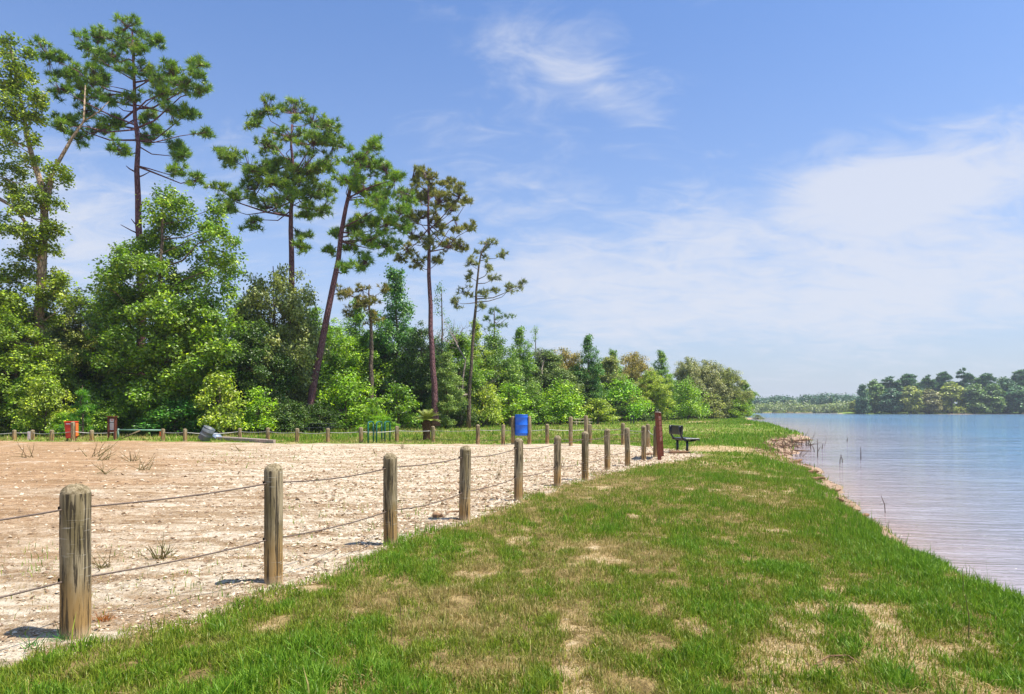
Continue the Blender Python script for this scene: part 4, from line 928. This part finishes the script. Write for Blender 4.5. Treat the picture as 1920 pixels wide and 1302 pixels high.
for t_ in [
 # key, px, top, width, depth, colour, label
 ('olive', 512, 476, 176, 46.8, (.115, .14, .04), 'round topped grey olive tree hiding the lower trunk of the broad crowned pine'),
 ('round', -60, 560, 230, 42, MG, 'dark leafy tree cut by the left picture edge'),
 ('round2', 150, 545, 170, 46, OL, 'yellowish leafy tree filling the gap right of the narrow olive leaved tree'),
 ('round2', 30, 575, 200, 39.5, (.10, .155, .018), 'leafy tree low on the left edge under the narrow olive leaved tree'),
 ('column', 215, 500, 120, 47, MG, 'leafy tree behind the left shoulder of the twin topped green tree'),
 ('round', 400, 590, 130, 43.5, MG, 'dense leafy tree at the right shoulder of the twin topped green tree'),
 ('column', 455, 560, 100, 55, MG, 'upright leafy tree filling the notch left of the round olive tree'),
 ('column', 590, 575, 100, 55, MG, 'upright leafy tree seen just left of the leaning pine trunk'),
 ('column', 668, 560, 80, 62, (.07, .14, .015), 'upright pale green tree left of the short reddish pine'),
 ('round', 480, 600, 130, 44, DG, 'very dark leafy tree below the round olive tree'),
 ('shrub2', 410, 690, 105, 39.5, YG, 'pale yellow green bush behind the fallen drum'),
 ('shrub', 88, 700, 110, 38, YG, 'pale whitish green bush behind the red bin'),
 ('ypine', 38, 690, 80, 38.5, (.07, .16, .010), 'bright young pine at the left edge behind the far posts'),
 ('ypine', 155, 715, 74, 37.5, (.045, .13, .010), 'bright green young pine between the red bin and the notice board'),
 ('shrub', 215, 735, 110, 40, MG, 'low dark green shrub behind the notice board'),
 ('shrub', 330, 740, 150, 40, (.04, .12, .02), 'low shrub under the twin topped tree behind the gate end'),
 ('shrub2', 120, 770, 60, 37.5, BG, 'small bright shrub right behind the red bin'),
 ('shrub2', 485, 720, 90, 41, BG, 'bright green shrub in front of the dark tree left of the leaning pine'),
 ('shrub', 540, 745, 100, 42.5, DG, 'dark shrub at the foot of the broad crowned pine'),
 ('round2', 630, 600, 150, 58, BG, 'light green leafy tree seen between the leaning pine and the short reddish pine'),
 ('shrub', 650, 685, 140, 47, BG, 'large bright green bush right of the leaning pine foot'),
 ('ypine', 705, 735, 80, 45, (.10, .19, .012), 'bright yellow green young pine behind the bike hoops'),
 ('shrub2', 745, 715, 100, 49, MG, 'medium green bush behind the small palm'),
 ('column', 742, 500, 105, 60, (.045, .11, .025), 'tall leafy tree between the short reddish pine and the browning pine'),
 ('sparse', 828, 520, 70, 62, (.05, .10, .03), 'thin open leafy tree just right of the browning pine trunk'),
 ('round', 700, 620, 150, 60, MG, 'rounded green tree behind the short reddish pine'),
 ('round2', 790, 605, 120, 56, DG, 'dark green tree left of the browning pine trunk'),
 ('column', 838, 660, 62, 53, (.10, .15, .035), 'vine covered leafy column clinging to the browning pine trunk'),
 ('column', 975, 612, 60, 70, MG, 'upright leafy tree between the small dark pine top and the thin open topped tree'),
 ('column', 1150, 655, 46, 92, MG, 'upright green tree just right of the narrow dark column tree'),
 ('column', 890, 600, 66, 64, YG, 'upright yellow green tree behind the thin sparse pine'),
 ('round', 860, 625, 110, 60, MG, 'green tree between the browning pine and the thin sparse pine'),
 ('round2', 930, 620, 130, 66, (.075, .13, .022), 'green tree below the small dark pine top'),
 ('shrub', 905, 700, 90, 59, YG, 'yellow green bush at the foot of the thin sparse pine'),
 ('shrub2', 955, 715, 100, 61, BG, 'bright bush behind the blue barrel'),
 ('sparse', 1004, 605, 52, 74, MG, 'thin open topped leafy tree rising between two rounded trees right of the small dark pine'),
 ('round', 1020, 655, 130, 74, (.075, .11, .03), 'dull green tree above the gap right of the blue barrel'),
 ('olive', 1062, 643, 90, 78, BR, 'brownish olive tree left of the narrow dark green column tree'),
 ('column', 1103, 627, 58, 76, (.04, .10, .02), 'narrow dark green column tree rising over the two taller far posts'),
 ('shrub', 1050, 705, 110, 68, BG, 'bright green bush behind the taller far post, left of the pale picnic table'),
 ('round2', 1075, 690, 110, 76, DG, 'dark tree behind the pale picnic table'),
 ('round', 1140, 668, 95, 88, OL, 'olive tree right of the narrow dark green column tree'),
 ('shrub', 1160, 700, 120, 86, (.10, .21, .010), 'big bright green bush above the eighth and ninth front posts'),
 ('olive', 1190, 650, 85, 98, BR, 'rusty brown topped tree behind the bright green bush'),
 ('column', 1240, 657, 50, 100, MG, 'dark green narrow tree just above the leaning brown sign'),
 ('round2', 1222, 690, 80, 92, YG, 'yellow green tree left of the leaning brown sign'),
 ('shrub', 1290, 705, 85, 104, BG, 'bright green bush above the bench'),
 ('olive', 1288, 662, 75, 118, GY_, 'grey olive tree with tufted top above the bench'),
 ('olive', 1325, 668, 95, 122, GY_, 'large grey olive tree near the end of the wood'),
 ('olive', 1365, 682, 85, 124, OL, 'rounded olive tree second from the lakeside end of the wood'),
 ('round', 1395, 712, 42, 130, MG, 'small green tree at the lakeside end of the wood'),
 ('shrub', 1385, 745, 60, 122, BG, 'low bright shrub at the lakeside end of the wood'),
 ('shrub2', 1335, 735, 70, 116, OL, 'low olive shrub under the large grey olive tree'),
 ('shrub2', 1250, 740, 70, 100, MG, 'low green shrub behind the leaning brown sign'),
 ('shrub', 1200, 748, 70, 90, DG, 'low dark shrub beside the small dark stakes'),
 ('shrub2', 1010, 740, 80, 66, MG, 'low green shrub just right of the blue barrel'),
 ('shrub', 860, 745, 90, 57, DG, 'low dark shrub between the palm and the thin sparse pine'),
 ('shrub', 600, 750, 90, 45, DG, 'low dark shrub behind the dark picnic table'),
 ('shrub2', 1120, 745, 80, 72, YG, 'low yellow green shrub right of the pale picnic table'),
 ]: put(*t_)
G3 = 'trees standing deeper in the wood'
LM = [(-150, 'the left picture edge'), (-20, 'the narrow olive leaved tree'), (100, 'the red bin'), (210, 'the notice board'), (300, 'the pipe gate'), (390, 'the fallen drum'), (450, 'the round olive tree'), (540, 'the broad crowned pine'), (590, 'the leaning pine foot'),
      (660, 'the short reddish pine'), (710, 'the bike hoops'), (760, 'the small palm'), (815, 'the browning pine'), (880, 'the thin sparse pine'), (935, 'the small dark pine top'), (970, 'the blue barrel'), (1030, 'the two taller far posts'), (1100, 'the pale picnic table'), (1150, 'the eighth front post'),
      (1180, 'the small dark stakes'), (1235, 'the leaning brown sign'), (1280, 'the bench'), (1330, 'the large grey olive tree'), (1350, 'the lakeside end of the wood')]
for k_, (px, topy, wpx, Y) in enumerate([(-150, 560, 260, 50), (-20, 600, 220, 52), (110, 610, 200, 52), (210, 600, 190, 53), (340, 600, 200, 53), (440, 610, 190, 54), (520, 620, 180, 54), (590, 630, 170, 58), (660, 640, 160, 62),
        (740, 650, 150, 66), (820, 650, 150, 70), (900, 660, 140, 74), (970, 665, 130, 80), (1040, 680, 120, 88), (1110, 685, 110, 98), (1170, 690, 110, 106), (1230, 695, 100, 118), (1290, 700, 100, 132), (1350, 710, 80, 138), (80, 690, 200, 46), (240, 700, 200, 47), (380, 700, 200, 48), (560, 700, 180, 52), (780, 710, 150, 62), (960, 720, 140, 72), (1100, 725, 120, 86), (1250, 735, 100, 112), (1330, 735, 80, 130)]):
    lm = min(LM, key=lambda q: abs(q[0]-px))[1]; rowb = 'tall dark tree' if topy < 690 else 'low dark tree'
    lb = f'{rowb} half hidden in the wood, deep behind {lm}'
    while lb in used: lb = lb.replace('half hidden', 'mostly hidden') if 'half' in lb else lb.replace('mostly hidden', 'barely showing')
    used.add(lb); put('round2' if k_ % 2 else 'round', px, topy, wpx, Y, DG if k_ % 3 else MG, lb, G3)
for px, Y, s_, lb in ((862, 57.5, .95, 'bare grey dead tree between the browning pine and the thin sparse pine'), (1018, 72, .85, 'bare grey dead tree above the bushes right of the blue barrel')):
    X_ = (px-960)/F*Y; root = thing('dead_tree', lb, 'tree', (X_, Y, 0)); o = link('trunk', mbt.mesh('trunk', M_grey), (0, 0, 0), root); root.scale = (s_*1.1, s_*1.1, s_*1.15); root.rotation_euler = (0, 0, px)

# ---- sago palm
p = gnd(800, 826); root = thing('sago_palm', 'small stout palm with arching yellow green fronds on a shaggy brown trunk', 'palm', (p[0], p[1], 0))
ztp = CZ-(791-HY)/F*p[1]; mb = MB(); mb.lathe([(.20, -.1), (.19, .1), (.17, .3), (.20, .5), (.24, ztp-.12), (.17, ztp+.02), (.06, ztp+.1)], (p[0], p[1], 0), 14); part(root, 'trunk', mb, M_palmtr)
frm = simple('palm_frond', (.20, .27, .035), .5, .4, .3, 9, c2=(.34, .34, .06))
for k_ in range(22):
    a = k_*2.4; e = R(15+55*((k_*7) % 22)/22); Lf = .75; mb = MB(); q = np.array((p[0], p[1], ztp+.03)); d = np.array((math.cos(a)*math.cos(e), math.sin(a)*math.cos(e), math.sin(e))); pts = []
    for j in range(7):
        pts.append(q.copy()); q = q+d*Lf/6; d = unit(d+np.array((0, 0, -.17)))
    mb.tube(pts, np.linspace(.016, .005, 7), 3, False); pts = np.array(pts); sd = unit(np.cross(pts[-1]-pts[0], (0, 0, 1.0)))
    for j in range(18):
        t = .08+.9*j/18; c = pts[0]+0; i0 = min(5, int(t*6)); c = pts[i0]+(pts[i0+1]-pts[i0])*(t*6-i0); dr = unit(pts[i0+1]-pts[i0]); ll = .20*math.sin(math.pi*min(1, t*.85+.15))+.05
        for sg in (-1, 1):
            tip = c+sd*sg*ll+dr*ll*.5+np.array((0, 0, .03)); mb.add([c-dr*.018, c+dr*.018, tip], None, [(0, 1, 2)])
    part(root, 'frond', mb, frm)

# ------------------------------------------------------------------ far shores
def farclusters(n, fx, fy, fz, r0, r1, r):
    return [np.array((fx(r), fy(r), 0)) for _ in range(n)]
rf = np.random.default_rng(77)
def farproto(key, H, Wd, cb, n, shape, leaf, seed, rc, kind='broad'):
    kw = dict(leaf=leaf, per=9, sub=leaf*1.2, dens=1.5) if kind == 'broad' else dict(ln=leaf, wd=leaf*.45, per=12, sub=leaf*1.0, dens=1.6)
    proto(key, H, Wd, cb, n, shape, kind, (.05, .1, .03), M_bark, 'lakeside_tree' if kind == 'broad' else 'lakeside_pine', 'tree' if kind == 'broad' else 'pine tree', seed, rc=rc, **kw)
farproto('f1', 16, 10, .0, 40, 'round', .9, 81, 2.3); farproto('f2', 18, 7, .0, 36, 'column', .9, 82, 1.9); farproto('f3', 20, 10, .30, 26, 'dome', 1.0, 83, 2.1, 'needle'); farproto('f4', 20, 8, .35, 15, 'column', 1.0, 84, 1.5, 'needle'); farproto('f5', 17, 11, .0, 34, 'round', 1.0, 85, 2.0)
FD, FM, FY = (.040, .085, .040), (.075, .125, .035), (.16, .185, .045)
fl_ = [('f2', 1617, 722, 22, 336, FD, 'dark narrow far tree at the left tip of the wood across the lake'), ('f5', 1640, 712, 42, 345, FM, 'green far tree second from the left tip of the wood across the lake'),
 ('f4', 1668, 706, 55, 350, FD, 'first dark flat topped far pine from the left across the lake'), ('f3', 1705, 700, 60, 352, FD, 'wide dark far pine left of the yellowish tree across the lake'),
 ('f1', 1708, 724, 48, 334, FY, 'yellowish rounded far tree directly under the wide dark far pine'), ('f1', 1672, 728, 44, 336, FD, 'dark rounded far tree left of the yellowish one'),
 ('f4', 1740, 703, 34, 350, FD, 'small crowned far pine between the wide pine and the round pine across the lake'), ('f3', 1768, 696, 46, 352, FD, 'round topped far pine standing clear of the wood across the lake'),
 ('f4', 1806, 690, 38, 352, FD, 'far pine with layered separate crown against the sky across the lake'), ('f1', 1742, 730, 46, 334, (.13, .13, .05), 'brownish far tree below the small crowned far pine'),
 ('f5', 1785, 716, 54, 336, FY, 'largest yellow green far tree below the layered pine'), ('f1', 1828, 720, 52, 335, FM, 'green far tree just right of the largest yellow green one'),
 ('f3', 1850, 699, 52, 350, FD, 'dark far pine right of the layered pine across the lake'), ('f2', 1862, 722, 34, 334, FM, 'narrow green far tree below the dark pine at right'),
 ('f5', 1885, 708, 50, 345, FD, 'dark far tree near the right picture edge across the lake'), ('f3', 1915, 692, 62, 350, FD, 'tallest dark far pine at the right picture edge'), ('f1', 1912, 724, 56, 334, (.06, .12, .05), 'green far tree at the right picture edge by the water'),
 ('f1', 1606, 750, 30, 345, FY, 'low yellow far bush at the water left of the wood tip')]
for t_ in fl_: put(*t_)
FAR = ['far tree in the back row across the lake, '+q for q in ('leftmost of all', 'behind the second tree', 'behind the flat topped pine', 'behind the wide dark pine', 'beside the wide pine', 'behind the small crowned pine', 'behind the round topped pine', 'beside the layered pine', 'behind the layered pine', 'behind the rightmost dark pine', 'behind the narrow green tree', 'near the right picture edge')] + ['']*14
for k_ in range(12):
    px = 1640+k_*24; put(['f1', 'f4', 'f5', 'f2', 'f3'][k_ % 5], px, 712+rf.uniform(-6, 14), rf.uniform(34, 54), 362+rf.uniform(0, 14), FD if k_ % 2 else FM, FAR[k_], 'trees filling the far wood across the lake')
# distant wooded bank, one mass
Cs, Rs, cc = [], [], 0
def mass(name, n, px0, px1, Y0, Y1, top, bot, rr, leaf, color, label, seed, dens=.5):
    r = np.random.default_rng(seed); C, Rr = [], []
    for _ in range(n):
        px = r.uniform(px0, px1); Y = r.uniform(Y0, Y1); tz = CZ-(top(px)-HY)/F*Y0; ra = rr*r.uniform(.6, 1.2); z = max(0, tz-ra*.7)*r.uniform(0, 1)**.5+bot
        C.append(((px-960)/F*Y, Y, z)); Rr.append(ra)
    V_, F_, _ = broadcrown(np.array(C), Rr, r, leaf=leaf, sub=leaf*1.5, per=6, dens=dens, flat=.8)
    o = link(name, mkmesh(name, V_, [F_], M_leaf, attrs={'tuft': TUFT})); o.color = (*color, 1); return tag(o, label, 'wood', kind='stuff')
mass('far_wood', 420, 1290, 1700, 495, 560, lambda x: np.interp(x, [1300, 1410, 1440, 1500, 1560, 1600, 1640, 1700], [748, 748, 743, 741, 737, 738, 741, 741]), -.2, 4.6, 1.4, (.030, .065, .035), 'dark hazy wood along the far end of the lake', 91, .8)
mass('far_scrub', 260, 1290, 1660, 462, 490, lambda x: 754+4*math.sin(x*.05), -.3, 3.6, 1.2, (.10, .13, .042), 'pale olive scrub along the water below the far wood', 92)
# low bush leaning into the water past the end of the near wood
X_, Y_ = (1418-960)/F*148, 148
put('shrub2', 1420, 777, 30, 140, OL, 'low brushy snag leaning into the water past the wood')

# ------------------------------------------------------------------ weeds, sticks, driftwood
def stalks(cx, cy, n, L_, r, spread, seed, matr, blade=False):
    rr = np.random.default_rng(seed); mb = MB(); z = gz(cx, cy)
    for k in range(n):
        a = rr.uniform(0, 6.28); e = rr.uniform(.25, 1.25); b = np.array((cx+rr.normal(0, spread), cy+rr.normal(0, spread), z-.01)); d = np.array((math.cos(a)*math.cos(e), math.sin(a)*math.cos(e), math.sin(e))); l = L_*rr.uniform(.5, 1.1)
        pts = [b]; q = b
        for j in range(4): d = unit(d+rr.normal(0, .12, 3)); q = q+d*l/4; pts.append(q)
        mb.tube(pts, np.linspace(r, r*.25, 5), 4, False)
        if rr.uniform() < .5 and not blade: q = pts[2]; mb.tube([q, q+unit(d+rr.normal(0, .6, 3))*l*.35], [r*.5, r*.2], 3, False)
    return mb, z
wl = [(200, 1062, 12, .25, .0062, 'spiky dried weed right behind the nearest post'), (300, 1048, 22, .26, .0068, 'wider clump of dried weed stubble beside the nearest post'),
      (60, 858, 7, .8, .012, 'dark dead weed on the dirt at far left'), (178, 856, 9, .8, .013, 'dark sprawling dead weed below the red bin'), (190, 863, 8, .6, .012, 'second dark dead weed below the red bin'),
      (246, 866, 10, .45, .012, 'low black weed clump below the notice board'), (266, 882, 10, .5, .010, 'bushy dark weed below the gate'), (196, 889, 7, .5, .010, 'flat brown weed left of the bushy one on the dirt'),
      (453, 846, 7, .4, .012, 'small green brown weed tuft on the lot below the timbers'), (755, 842, 8, .35, .012, 'green tuft on the lot below the bike hoops'), (705, 851, 7, .3, .01, 'faint dry tuft on the lot left of the green one'),
      (932, 891, 9, .28, .006, 'green tuft on the gravel left of the fifth front post'), (956, 924, 9, .24, .005, 'green tuft at the foot of the fifth front post'), (702, 987, 8, .2, .004, 'green tuft left of the third front post'),
      (930, 901, 7, .2, .005, 'small dry tuft on the gravel between fourth and fifth front posts'), (1055, 874, 8, .3, .006, 'dark twiggy weed behind the sixth front post'), (1048, 955, 6, .12, .004, 'small seed head weed in the lawn near the sixth post')]
for k_, (px, py, n_, L_, r_, lb) in enumerate(wl):
    g = gnd(px, py); mb, z = stalks(g[0], g[1], n_, L_, r_, L_*.15, 300+k_, M_weed, k_ > 8); single('dry_weed', mb, M_weed, lb, 'weed', (g[0], g[1], z), 'weeds growing on the gravel lot')
g = gnd(196, 1165); mb, z = stalks(g[0], g[1], 60, .10, .0022, .018, 400, M_rusty, True); single('dry_weed', mb, M_rusty, 'rust orange dry tuft just right of the nearest post', 'weed', (g[0], g[1], z), 'weeds growing on the gravel lot')
# green tuft at nearest post
M_gtuft = simple('lush_blade', (.05, .24, .02), .5, .35, .4, 20)
for (px, py, n_, L_, lb) in ((130, 1196, 60, .13, 'lush green grass tuft at the foot of the nearest post'), (60, 1212, 30, .10, 'green grass tuft left of the nearest post'), (515, 1098, 10, .06, 'tiny green tuft at the foot of the second nearest post')):
    g = gnd(px, py); mb, z = stalks(g[0], g[1], n_, L_, .003, .035, int(px), M_gtuft, True); single('grass_tuft', mb, M_gtuft, lb, 'grass tuft', (g[0], g[1], z), 'grass tufts at post feet')
# tall stems in the lawn
for k_, (px, py, h, lb) in enumerate([(750, 1160, .20, 'dark upright seed stem in the lawn below the third post'), (733, 1210, .13, 'short dark sprig in the lawn bottom centre'), (1664, 1010, .26, 'thin reddish stem at the water edge'), (1816, 1205, .3, 'thin dark stem in the lush grass at right'), (1805, 1120, .22, 'thin upright stem where the lush grass meets the water')]):
    g = gnd(px, py); z = gz(g[0], g[1]); mb = MB(); x = g[0]; mb.tube([(x, g[1], z-.02), (x+.004, g[1], z+h*.5), (x+.02*(k_ % 3-1), g[1], z+h)], [.003, .0035, .0015], 5)
    single('wild_stem', mb, M_weed, lb, 'stem', (g[0], g[1], z), 'single stems in the lawn')
# long stick in the lawn
g = gnd(1590, 1240); z = gz(g[0], g[1]); mb = MB(); P = [gnd(*q) for q in ((1525, 1244), (1555, 1236), (1590, 1236), (1615, 1248), (1640, 1256))]; mb.tube([(q[0], q[1], gz(q[0], q[1])+.02) for q in P], [.003, .005, .005, .004, .002], 5)
single('fallen_stick', mb, M_drift, 'long thin bent stick lying in the bare grass at lower right', 'stick', (g[0], g[1], z))
# wood chunks near fourth post
def chunk(px, py, L_, r_, ang, lb, name='driftwood', matr=None, zo=0.0, world=None, tilt=0.0, group='driftwood washed up along the shore'):
    g = gnd(px, py) if world is None else np.array((*world, 0)); z = gz(g[0], g[1]) if zo == 0 else zo
    rr = np.random.default_rng(int(px*7+py)); mb = MB(); d = np.array((math.cos(ang), math.sin(ang), tilt)); pts = []
    q = np.array((g[0], g[1], z+r_*.6)); 
    for j in range(6): pts.append(q-d*L_/2); q = q+d*L_/5+rr.normal(0, L_*.035, 3)*np.array((1, 1, .5))
    mb.tube(pts, r_*np.array([.5, .9, 1, .95, .7, .3])*rr.uniform(.8, 1.2, 6), 7)
    if L_ > .4: q = pts[2]; mb.tube([q, q+np.array((math.cos(ang+1)*L_*.22, math.sin(ang+1)*L_*.22, L_*.12))], [r_*.5, r_*.15], 5)
    return single(name, mb, matr or M_drift, lb, 'driftwood' if name == 'driftwood' else 'stick', (g[0], g[1], z), group)
chunk(822, 972, .16, .045, .2, 'orange brown wood chunk on the gravel left of the fourth post', 'wood_chunk', group='wood pieces on the gravel')
chunk(848, 962, .34, .018, .4, 'flat brown bark strip on the gravel just left of the fourth post', 'wood_chunk', group='wood pieces on the gravel')
chunk(1272, 850, .7, .05, .1, 'brown wood debris on the stones at the bench feet', 'wood_chunk', group='wood pieces on the gravel')
chunk(1222, 853, .5, .06, .5, 'dark brown wood debris at the foot of the corner post', 'wood_chunk', group='wood pieces on the gravel')
dl = [((11.6, 31.0), .9, .05, .3), ((12.6, 33.2), 1.5, .05, -.1), ((13.6, 35.2), 1.7, .05, .2), ((15.0, 37.0), 1.3, .06, -.2), ((16.2, 38.8), 1.8, .05, .1), ((17.0, 40.0), 1.2, .05, .5), ((18.3, 41.4), 1.4, .06, 0), ((12.2, 29.6), 1.1, .04, -.4), ((14.2, 34.2), 1.6, .04, .9),
      ((9.05, 21.6), .45, .07, .5), ((9.3, 22.4), .35, .06, 1.2), ((7.55, 17.2), .4, .06, .3), ((7.9, 18.4), .45, .05, 1.1), ((6.95, 15.6), .35, .05, .2), ((6.55, 14.2), .42, .055, 1.0), ((6.25, 13.3), .5, .045, .3), ((5.9, 12.3), .3, .05, 1.5), ((5.75, 11.6), .35, .04, .1), ((5.45, 11.0), .3, .055, .7), ((5.15, 10.0), .26, .05, .4), ((4.95, 9.3), .2, .03, 1.3)]
words = ['pale driftwood stick nearest the sandy path end', 'pale driftwood stick just beyond the path end', 'long driftwood stick in the middle of the brushy point', 'driftwood stick on the water side of the brushy point', 'longest driftwood stick on the brushy point',
         'driftwood stick close under the green end of the point', 'driftwood stick at the outer tip of the point', 'short driftwood stick where the path meets the sand', 'driftwood stick slanting across the point',
         'dark root chunk on the shore where the lawn narrows', 'second dark root chunk on the shore where the lawn narrows', 'brown wood piece on the narrow beach above the middle', 'slanting brown wood piece on the narrow beach above the middle', 'orange brown wood on the beach edge',
         'root piece at the lawn edge halfway along the beach', 'branch lying toward the water halfway along the beach', 'upright looking root knob on the beach', 'flat driftwood on the widest sand', 'brown root clump at the lawn edge by the widest sand', 'small wood piece at the near end of the beach', 'thin twig at the near end of the beach']
for k_, ((wx_, L_, r_, an), lb) in enumerate(zip(dl, words)): chunk(k_*13+1, 5, L_, r_*.85, an, lb, world=wx_, tilt=.05 if k_ % 2 else -.03)
# twiggy brush on the point and sticks standing in the water
sw = [(1521, 843, .55, 'tallest dark stick standing in the water off the point'), (1533, 858, .7, 'dark forked stick standing in the water below the point'), (1541, 842, .25, 'small dark stub in the water right of the tallest stick'), (1527, 848, .25, 'small dark stub below the tallest stick'), (1614, 862, .45, 'lone thin stick farthest out in the shallow water'),
      (1574, 870, .3, 'slanting thin twig in the shallow water'), (1661, 962, .30, 'short dark stick in the water beside the beach'), (1512, 836, .4, 'thin stick in the water at the tip of the point'), (1588, 828, .2, 'tiny far stub in the water right of the point'), (1580, 868, .28, 'thin twig beside the slanting one in the shallows')]
for k_, (px, py, h, lb) in enumerate(sw):
    g = gnd(px, py, WZ); mb = MB(); tl = (k_ % 3-1)*.25; mb.tube([(g[0], g[1], WZ-.2), (g[0]+tl*h*.3, g[1], WZ+h*.5), (g[0]+tl*h, g[1]+.02, WZ+h)], [.0007*g[1], .0006*g[1], .0003*g[1]], 5)
    if k_ == 1: mb.tube([(g[0], g[1], WZ+h*.3), (g[0]+.12, g[1], WZ+h*.6)], [.014, .006], 5)
    single('water_stick', mb, M_dead, lb, 'stick', (g[0], g[1], WZ), 'sticks standing in the shallow water')
for k_, (px, py, n_, L_, lb) in enumerate([(1500, 829, 26, 1.0, 'tangle of dead brush at the outer tip of the point'), (1485, 832, 22, .8, 'tangle of dead brush behind the tip of the point'), (1465, 839, 20, .8, 'tangle of dead twigs below the lush grass'), (1498, 846, 16, .6, 'low twigs in the water beside the point'), (1452, 848, 16, .7, 'tangle of pale twigs at the path end')]):
    g = gnd(px, py, -.15); mb, z = stalks(g[0], g[1], n_, L_, .014, L_*.45, 500+k_, M_dead); single('dead_brush', mb, M_dead if k_ != 4 else M_drift, lb, 'brush', (g[0], g[1], z), 'dead brush on the point')
put('shrub2', 1512, 822, 22, 41, BG, 'small green leafy sprout on the outer tip of the point')
# mat of driftwood splinters along the beach, too many to count
mbs = MB()
for k_ in range(300):
    Y = 9+rng.uniform()**.8*31; x0 = np.interp(Y, [p_[1] for p_ in shore[3:16]], [p_[0] for p_ in shore[3:16]]); wb = np.interp(Y, [9, 13, 24, 35, 41], [.6, .9, 1.4, 2.6, 2]); x = x0-rng.uniform(.15, 1)*wb
    a = rng.normal(.3, .6); l = rng.uniform(.06, .22)*np.clip(Y/10, 1, 3); z = gz(x, Y); d = np.array((math.cos(a), math.sin(a), rng.normal(0, .12)))*l/2; q = np.array((x, Y, z+.012)); r_ = rng.uniform(.003, .008)*np.clip(Y/12, 1, 2.5)
    mbs.tube([q-d, q+rng.normal(0, l*.06, 3)*np.array((1, 1, .3)), q+d], [r_*.6, r_, r_*.4], 4, False)
o = link('shore_litter', mbs.mesh('shore_litter', M_drift)); tag(o, 'scattered brown twigs and bark along the narrow sandy beach', 'litter', kind='stuff')

# ------------------------------------------------------------------ air
mz, bz = mat('haze_air')
pv = bz.n('ShaderNodeVolumePrincipled', ins={'Color': (.80, .88, 1.0, 1), 'Density': .00028, 'Anisotropy': .2})
oz = bz.n('ShaderNodeOutputMaterial'); bz.nt.links.new(pv.outputs[0], oz.inputs['Volume'])
mb = MB(); mb.box((0, 810, 15.5), (3460, 1800, 37)); hz_o = link('haze', mb.mesh('haze', mz)); hz_o['kind'] = 'stuff'
